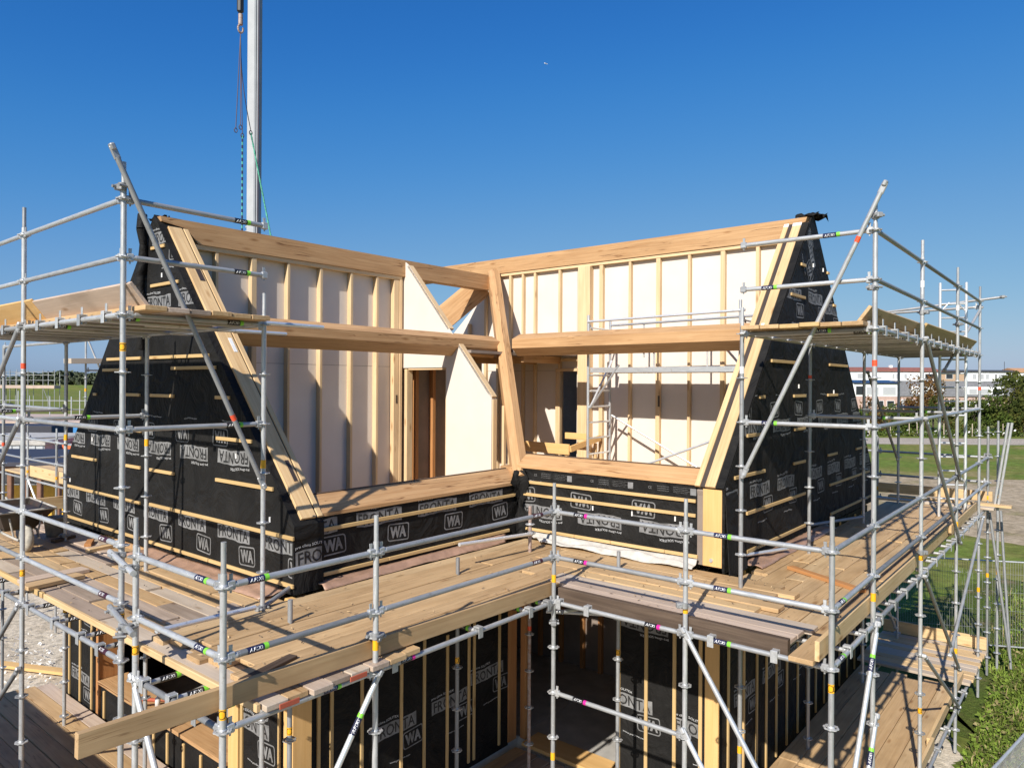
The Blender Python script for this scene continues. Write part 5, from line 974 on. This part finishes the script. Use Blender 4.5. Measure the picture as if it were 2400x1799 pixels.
far_house('pink brick house with grey slate mansard and a wide dormer beside the big tree', L1(2213), L1(2335), D1, [(L1(2213), L1(2335), 0, 3.3, 'brick')], [(L1(2225), L1(2240), 0.3, 2.3, 'glass'), (L1(2272), L1(2288), 0.4, 2.0, 'glass'), (L1(2290), L1(2304), 0.4, 2.0, 'glass'), (L1(2306), L1(2318), 0.9, 2.6, 'render'), (L1(2270), L1(2290), 3.8, 5.3, 'blind'), (L1(2292), L1(2318), 3.8, 5.3, 'blind')], ('mansard', 3.3, 7.15, 'slate'),
          [('dormer', L1(2262), L1(2352), 3.35, 5.7, -0.01, 2.5, 'render')])
far_house('slate roofed house mostly hidden by the big tree', L1(2335), L1(2470), D1, [(L1(2335), L1(2470), 0, 3.3, 'brick')], [(L1(2325), L1(2350), 3.7, 5.3, 'glass'), (L1(2380), L1(2410), 3.7, 5.3, 'glass')], ('mansard', 3.3, 7.15, 'slate'))
BR = [(1960, 2090, 'render', 'redroof', 'white upper storey with red roof left of the first high platform post', [(2008, 2022, 'blind'), (2030, 2045, 'render')]), (2090, 2165, 'render', 'redroof', 'white upper storey with grey blinds and red roof', [(2090, 2097, 'blind'), (2099, 2110, 'blind'), (2118, 2126, 'blind'), (2148, 2153, 'blind')]), (2165, 2206, 'render', 'redroof', 'white upper storey with one wide dark window', [(2167, 2190, 'glass')]),
      (2206, 2264, 'tanbrick', 'darkroof', 'tan brick upper storey behind the ladder', [(2216, 2233, 'glass')]), (2264, 2326, 'render', 'darkroof', 'white upper storey with two pale windows and dark flat roof', [(2278, 2288, 'blind'), (2292, 2306, 'blind'), (2309, 2318, 'blind')]), (2326, 2386, 'render', 'darkroof', 'white upper storey with a wide blind left of the picture edge', [(2331, 2336, 'glass'), (2339, 2372, 'blind'), (2376, 2382, 'glass')]), (2386, 2480, 'render', 'orangeroof', 'white house with orange roof cut by the right picture edge', [(2395, 2415, 'blind')])]
for i, (a, c, wm, rm, lab, ws) in enumerate(BR):
    far_house(lab + ', back row', L2(a), L2(c) - 0.02, D2, [(L2(a), L2(c) - 0.02, 0, 9.9, wm)], [(L2(p), L2(q), 7.9, 9.4, m_) for p, q, m_ in ws], ('low', 9.9, 11.2 if rm != 'darkroof' else 10.6, rm),
              [('chimney', L2(a) + 1.5, L2(a) + 2.3, 10.2, 11.8, 4.0, 4.8, 'render')] if i in (0, 1) else [('antenna', L2(c) - 1.2, L2(c) - 1.1, 10.2, 13.0, 4.0, 4.1, 'darkroof')] if i in (4, 5) else ())

# --- wire mesh site fence
MT['wire'] = steel('fence_wire', (0.42, 0.43, 0.44), 0.5, 0.5)
def mesh_fence(label, p, q, h, n, base=0.0, wires=True):
    p = Vector((*p, base)); q = Vector((*q, base)); th = thing('mesh_fence', label, 'fence', (p.x, p.y, base - ZO), 'wire mesh fence panels'); L = (q - p).length; X = (q - p).normalized()
    for k, s in enumerate((p, q)): tubeo('post', (s.x, s.y, base - ZO), (s.x, s.y, base - ZO + h), 0.02, 'steel', th, 8)
    for z in (0.12, h - 0.02): tubeo('rail', (p.x, p.y, base - ZO + z), (q.x, q.y, base - ZO + z), 0.018, 'steel', th, 8)
    b = MB()
    for i in range(int(L / n)): a = p + X * (i + 0.5) * n; b.box(a.x - 0.0022, a.x + 0.0022, a.y - 0.0022, a.y + 0.0022, base + 0.12, base + h - 0.02)
    for z in (0.5, 0.9, 1.3, 1.7): b.tube((p.x, p.y, base + z), (q.x, q.y, base + z), 0.003, 4)
    o = place(bpy.data.objects.new('wire_mesh', b.mesh('wire_mesh', 'wire')), th, Matrix.Identity(4)); o['kind'] = 'stuff'
fA = [bgp(8.6, 16.4), bgp(11.45, 15.75), bgp(14.6, 15.0), bgp(17.8, 14.4)]
for i, lab in enumerate(('wire mesh fence panel behind the scaffold legs at right', 'wire mesh fence panel at the right picture edge beyond the weeds', 'wire mesh fence panel beyond the right picture edge')): mesh_fence(lab, fA[i], fA[i + 1], 2.0, 0.05)
mesh_fence('wire mesh fence panel in the bottom right corner', (-2.1, 3.86), (-5.4, 4.42), 2.0, 0.04)

# --- grass and weeds by the low right deck
rn = random.Random(8); b = MB()
def blade(p, h, w, mi):
    a = rn.uniform(0, 6.28); d = Vector((math.cos(a), math.sin(a), 0)); s = Vector((-d.y, d.x, 0)); m_ = p + d * h * 0.25 + Vector((0, 0, h * 0.65)); t = p + d * h * rn.uniform(0.4, 0.9) + Vector((0, 0, h * rn.uniform(0.7, 1.0)))
    b.add([p - s * w, p + s * w, m_ + s * w * 0.7, m_ - s * w * 0.7, t], [(0, 1, 2, 3), (3, 2, 4)], mi)
clumps = [(rn.uniform(-19, -4.5), 3.0 + abs(rn.gauss(0, 2.6)), rn.uniform(0.2, 1.0)) for _ in range(240)]
cnt = 0
while cnt < 42000:
    if rn.random() < 0.55: c = rn.choice(clumps); x, y = c[0] + rn.gauss(0, 0.32), c[1] + rn.gauss(0, 0.32); h = rn.uniform(0.05, 0.17) * (0.6 + c[2])
    else: x, y = rn.uniform(-22, -4), 3.0 + abs(rn.gauss(0, 3.6)); h = rn.uniform(0.04, 0.1)
    if y < 3.08 and x > -10.9: continue
    if x > -5.6 and y < 3.7 and rn.random() < 0.93: continue
    blade(Vector((x, y, 0)), h, rn.uniform(0.006, 0.016), 0 if rn.random() < 0.5 else (1 if rn.random() < 0.55 else 2)); cnt += 1
MT['blade1'] = grassmat('fresh_blades', [(0.12, 0.175, 0.025), (0.16, 0.23, 0.035), (0.19, 0.255, 0.05)], 0.8, 3, 0); MT['blade2'] = grassmat('dark_blades', [(0.075, 0.12, 0.02), (0.1, 0.15, 0.026), (0.14, 0.17, 0.035)], 0.8, 3, 0); MT['blade3'] = grassmat('dry_blades', [(0.26, 0.21, 0.1), (0.32, 0.26, 0.13), (0.22, 0.2, 0.08)], 0.8, 3, 0)
for k in range(26000):                     # broad low leaves and short tufts between the blades
    if rn.random() < 0.6: c = rn.choice(clumps); x, y = c[0] + rn.gauss(0, 0.45), c[1] + rn.gauss(0, 0.45)
    else: x, y = rn.uniform(-18, -4.6), 3.0 + abs(rn.gauss(0, 2.4))
    if y < 3.02 and x > -10.9 or (x > -5.6 and y < 3.7): continue
    p = Vector((x, y, rn.uniform(0.01, 0.1))); a = Vector((rn.gauss(0, 0.5), rn.gauss(0, 0.5), 1)).normalized(); t = a.orthogonal().normalized(); t = Quaternion(a, rn.uniform(0, 6.28)) @ t; u = a.cross(t); q = rn.uniform(0.018, 0.06); w = q * rn.uniform(0.35, 0.7)
    b.add([p - t * q, p + u * w, p + t * q, p - u * w], [(0, 1, 2, 3)], 0 if rn.random() < 0.45 else (1 if rn.random() < 0.7 else 2))
o = place(bpy.data.objects.new('grass', b.mesh('grass', ['blade1', 'blade2', 'blade3'])), None, Matrix.Identity(4)); o['kind'] = 'stuff'; tag(o, 'rough green grass and weeds beside the low right deck', 'grass')

rn = random.Random(21); b = MB()
for k in range(700):                       # sawdust curls and splinters trodden into the decks
    x, y = rn.choice((((rn.uniform(2.1, 3.6), rn.uniform(-8, 0)), (rn.uniform(-1.9, 3.4), rn.uniform(-1.9, -0.2)), (rn.uniform(-1.9, -0.2), rn.uniform(-0.6, 2.4)), (rn.uniform(-8, 0), rn.uniform(1.3, 2.7)))))
    p = Vector((x, y, ZO - 0.862 if (y > -1.95 and x > -1.95 and y < -0.15 or x > -1.92 and -0.7 < y < 1.9 and x < -0.1) else ZO - 0.914)); t = Vector((rn.gauss(0, 1), rn.gauss(0, 1), rn.gauss(0, 0.15))).normalized(); u = Vector((-t.y, t.x, 0.3)); q = rn.uniform(0.008, 0.03)
    b.add([p - t * q, p + u * q * .25, p + t * q, p - u * q * .25], [(0, 1, 2, 3)], k % 2)
o = place(bpy.data.objects.new('wood_chips', b.mesh('wood_chips', ['spruce', 'plank_dark'])), None, Matrix.Identity(4)); o['kind'] = 'stuff'; tag(o, 'small wood chips and dirt scattered over the scaffold decks', 'wood chips')
# --- left background: building site, other scaffolds, far wood
nb = thing('tube_scaffold', 'smaller tube scaffold of the next house, behind the left gable', 'scaffold', (0.3, -13.9, -ZO)); main_scaf = scaf; scaf = nb
for x, y, zt in ((0.3, -15.8, 0.33), (0.3, -13.9, 0.33), (0.3, -12.6, 0.33), (-1.0, -15.8, 2.9), (-1.0, -13.2, 0.3), (0.3, -18.4, 0.33), (-3.4, -15.8, 0.4)): standard(x, y, GZ, zt, (-0.85,) if zt < 1 else (1.15,))
for z in (0, -0.5, -1):
    for a, c in (((0.3, -18.4), (0.3, -15.8)), ((0.3, -15.8), (0.3, -13.9)), ((0.3, -13.9), (0.3, -12.6)), ((-1.0, -15.8), (-1.0, -13.2)), ((0.3, -15.8), (-1.0, -15.8)), ((-1.0, -15.8), (-3.4, -15.8))): ledger((*a, z), (*c, z))
for z in (0.5, 1.7): ledger((-1.0, -15.8, z), (-2.4, -15.8, z))
tubeo('brace', (-0.9, -15.7, 2.8), (-1.75, -15.7, 0.6), TR, 'alu', scaf); tubeo('brace', (0.35, -15.6, -1.0), (0.1, -13.4, -3.5), TR, 'alu', scaf)
scaf = main_scaf
deck('plank_deck', 'tan plank deck of the next scaffold behind the left gable', rows('y', [[(-12.4, -18.0)]], 0.2, -0.9, 5, -0.97, ['spruce', 'plank']))
piece('toe_board', 'wide tan board on edge along the next scaffold', (0.24, -12.5, -0.80), (0.24, -16.5, -0.80), 0.04, 0.26, 'spruce', 'toe board'); piece('loose_plank', 'bundle board resting high on the next scaffold', (-0.55, -15.75, 1.93), (-1.7, -15.75, 1.96), 0.5, 0.13, 'plank_white', 'plank')
def bgbox(name, label, cat, l0, l1, d0, d1, z0, z1, mat, group=None, c=0.03):
    b = MB(); b.cbox(l0, l1, d0, d1, z0, z1, c); cc = Vector(((l0 + l1) / 2, (d0 + d1) / 2, z0)); b.v = [tuple(Vector(p) - cc) for p in b.v]
    o = place(bpy.data.objects.new(name, b.mesh(name, mat)), None, BGM @ Matrix.Translation(cc)); return tag(o, label, cat, group)
MT['cgrey'] = plain('container_grey', (0.40, 0.42, 0.44), 0.55, var=0.06, scale=1); MT['corange'] = plain('orange_paint', (0.75, 0.16, 0.05), 0.5, var=0.12, scale=2); MT['cblue'] = plain('blue_paint', (0.05, 0.22, 0.5), 0.5, var=0.12, scale=2); MT['brownpost'] = plain('brown_timber', (0.20, 0.10, 0.06), 0.7, var=0.15); MT['yellowp'] = plain('yellow_panel', (0.7, 0.42, 0.05), 0.6); MT['roofnavy'] = plain('dark_roof_sheet', (0.035, 0.035, 0.05), 0.6); MT['pinkdeck'] = plain('pale_floor', (0.5, 0.38, 0.31), 0.8, var=0.12, scale=0.8)
ct = thing('site_container', 'grey ribbed container with a pale roof behind the left uprights', 'container', (*bgp(-27, 41), -ZO))
def ctp(nm, l0, l1, d0, d1, z0, z1, mat, par=None):
    b = MB(); b.cbox(l0, l1, d0, d1, z0, z1, 0.02); return place(bpy.data.objects.new(nm, b.mesh(nm, mat)), par or ct, BGM)
ctp('body', -31, -25.2, 39, 45, 0, 2.35, 'cgrey'); rf = ctp('roof', -31.1, -25.1, 38.9, 45.1, 2.35, 2.6, 'concrete')
for i in range(14): ctp('rib', -30.9 + i * 0.42, -30.72 + i * 0.42, 38.95, 38.99, 0.1, 2.3, 'cgrey')
bgbox('site_container', 'unseen dark grey container added to shade the low left deck', 'container', 0, 1, 0, 1, 0, 1, 'cgrey') if False else None
bgbox('site_container', 'orange red container right of the grey one', 'container', -24.9, -21.5, 40, 43, 0, 2.3, 'corange'); bgbox('site_container', 'blue container half hidden behind the orange one', 'container', -34, -28, 56, 59, 0, 2.5, 'cblue'); bgbox('site_container', 'dark blue container below the pale unfinished floor', 'container', -41, -35, 55, 58, 0, 2.4, 'roofnavy')
uf = thing('unfinished_house', 'half built house with brown posts and dark flat roof at the left edge', 'house', (*bgp(-19, 29), -ZO))
ctp('roof', -24, -17.0, 27.5, 33, 2.55, 2.72, 'roofnavy', uf)
for l, d in ((-19.9, 28), (-19.4, 28), (-18.75, 28), (-18.25, 28), (-17.6, 28.1), (-17.2, 28.4), (-20.6, 28), (-18.0, 31), (-19.2, 31)): ctp('post', l - 0.09, l + 0.09, d - 0.09, d + 0.09, 0, 2.54, 'brownpost', uf)
ctp('panel', -21.5, -17.3, 30, 30.1, 0.2, 1.5, 'yellowp', uf); ctp('panel', -21.5, -17.3, 30.2, 30.3, 1.5, 2.5, 'cgrey', uf); ctp('beam', -24, -17.05, 27.9, 28.1, 2.35, 2.54, 'brownpost', uf)
pf = thing('unfinished_floor', 'long pale unfinished floor slab with scaffold stubs across the left background', 'building', (*bgp(-38, 66), -ZO))
ctp('floor', -52, -28, 62, 76, 2.0, 2.35, 'pinkdeck', pf); ctp('edge_beam', -52, -28, 61.9, 61.99, 1.5, 2.0, 'brownpost', pf)
for i in range(18): ctp('post', -51 + i * 1.35, -50.85 + i * 1.35, 62.2, 62.35, 0, 1.99, 'brownpost', pf)
for i in range(14): ctp('scaffold_stub', -50 + i * 1.62, -49.93 + i * 1.62, 66 + (i % 3) * 2, 66.07 + (i % 3) * 2, 2.3, 4.4 + 0.5 * (i % 2), 'alu', pf)
for z in (3.2, 4.0): ctp('stub_rail', -50, -30, 66.1, 66.15, z, z + 0.05, 'alu', pf)
fs = thing('far_scaffold', 'far scaffold with a pale deck standing in the green field at left', 'scaffold', (*bgp(-94, 140), -ZO))
kk = 140 / 1694.37; LF = lambda px: (px - 1200) * kk
ctp('deck', LF(-40), LF(135), 139, 141, 4.35, 4.95, 'pinkdeck', fs)
for px in (-35, 8, 17, 30, 46, 72, 107, 134):
    for d in (139.2, 140.8): ctp('standard', LF(px) - 0.05, LF(px) + 0.05, d - 0.05, d + 0.05, 0, 8.0 if d < 140 else 7.6, 'steel' if px > 60 else 'steel_dull', fs)
for z in (5.9, 6.9, 7.5): ctp('rail', LF(-40), LF(135), 139.2, 139.28, z, z + 0.08, 'steel', fs)
b = MB(); b.tube((LF(109), 139.1, 4.3), (LF(128), 139.1, 0.3), 0.06, 6); place(bpy.data.objects.new('brace', b.mesh('brace', 'steel_dull')), fs, BGM)
car = thing('parked_car', 'black car parked in the field below the far scaffold', 'car', (*bgp(LF(64), 134), -ZO))
b = MB(); sec = [(-2.6, 0.35), (-2.6, 0.95), (-2.2, 1.05), (-1.3, 1.62), (0.6, 1.68), (1.5, 1.1), (2.5, 0.9), (2.6, 0.4)]; b.prism([(LF(64) + a, 133.1, z) for a, z in sec], (0, 1.8, 0)); place(bpy.data.objects.new('body', b.mesh('body', 'black')), car, BGM)
b = MB(); b.prism([(LF(64) + a, 133.08, z) for a, z in [(-1.2, 1.1), (-1.0, 1.5), (0.5, 1.55), (1.2, 1.1)]], (0, 0.01, 0)); place(bpy.data.objects.new('window', b.mesh('window', 'glass')), car, BGM)
for a in (-1.7, 1.7): b = MB(); b.tube((LF(64) + a, 133.05, 0.34), (LF(64) + a, 133.3, 0.34), 0.34, 12); place(bpy.data.objects.new('wheel', b.mesh('wheel', 'black')), car, BGM)
MT['wall_mark'] = MT['cgrey']
rn = random.Random(5); b = MB()
for k in range(11000):
    l = rn.uniform(-760, -420); top = 13.5 + 2.5 * math.sin(l * 0.02) + 1.5 * math.sin(l * 0.11) + (0 if l > -602 else -5.5); z = rn.uniform(0.3, 1.0) * top if rn.random() < .8 else rn.uniform(0, 1) * top
    p = BGM @ Vector((l, 900 + rn.uniform(-14, 14), z)); a = Vector((rn.gauss(0, 1), rn.gauss(0, 1), rn.gauss(0, 1))).normalized(); t = a.orthogonal(); u = a.cross(t); s = rn.uniform(1.2, 2.6)
    b.add([p - t * s, p + u * s * .7, p + t * s, p - u * s * .7], [(0, 1, 2, 3)])
o = place(bpy.data.objects.new('far_wood', b.mesh('far_wood', 'wood_far')), None, Matrix.Identity(4)); o['kind'] = 'stuff'; tag(o, 'distant dark line of trees on the horizon', 'trees')
b = MB(); b.prism([(-350, y_, z) for y_, z in [(430, 0), (460, 3.2), (480, 3.2), (520, 0)]], (700, 0, 0)); o = place(bpy.data.objects.new('dike', b.mesh('dike', 'grass')), None, BGM); o['kind'] = 'structure'
# sand heap edge, wood shavings and odd boards on the sand at left
rn = random.Random(12); b = MB()
for k in range(300):
    x, y = 1.2 + rn.gauss(0, 0.45), -12.3 + rn.gauss(0, 1.6); p = Vector((x, y, 0.02 + rn.random() * 0.05)); a = Vector((rn.gauss(0, 1), rn.gauss(0, 1), rn.gauss(0, 1))).normalized(); t = a.orthogonal(); u = a.cross(t); s = rn.uniform(0.015, 0.045)
    b.add([p - t * s, p + u * s * .4, p + t * s, p - u * s * .4], [(0, 1, 2, 3)])
o = place(bpy.data.objects.new('rubble', b.mesh('rubble', 'whitecap')), None, Matrix.Identity(4)); o['kind'] = 'stuff'; tag(o, 'white scraps of foil and chips lying on the sand at left', 'rubble')
piece('loose_plank', 'orange board lying on the sand at left behind the ground floor wall', (2.0, -13.0, -4.3), (0.8, -10.5, -4.3), 0.2, 0.06, 'ochre', 'plank'); piece('loose_plank', 'long brown plank lying on the sand at left, farther one', (3.2, -19.2, -4.33), (-2.2, -17.6, -4.33), 0.22, 0.06, 'plank', 'plank')
shade_container = thing('site_container', 'unseen grey container added to cast shade over the low left deck', 'container', (6.2, -5.8, -ZO))  # unseen container outside the view, added to throw shadow on the low left deck
b = MB(); b.cbox(5.02, 7.4, -8.7, -2.7, -4.3, -1.8, 0.03); b.build('body', 'cgrey', shade_container)
for i in range(20): b = MB(); b.box(5.0, 5.018, -8.6 + i * 0.3, -8.45 + i * 0.3, -4.2, -1.9); b.build('rib', 'cgrey', shade_container)
# aeroplane
ap = thing('aeroplane', 'tiny white aeroplane high in the blue sky', 'aeroplane', (0, 0, 0)); am = BGM @ Matrix.Translation(((1275 - 1200) / 1694.37 * 6000, 6000, 5.82 + (899.5 - 150) / 1694.37 * 6000)) @ Matrix.Rotation(0.25, 4, 'Y')
MW[ap.name] = am; ap.matrix_basis = am
for nm, mb in (('fuselage', MB().tube((-14, 0, 0), (14, 0, 0), 1.9, 10)), ('wing', MB().prism([(-4, -15, 0), (1, -15, 0), (5, 0, 0), (1, 15, 0), (-4, 15, 0), (-1, 0, 0)], (0, 0, 0.5))), ('tail', MB().prism([(-14, 0, 0), (-9, 0, 0), (-12, 0, 6), (-15, 0, 6)], (0, 0.4, 0)))): place(bpy.data.objects.new(nm, mb.mesh(nm, 'white')), ap, am)
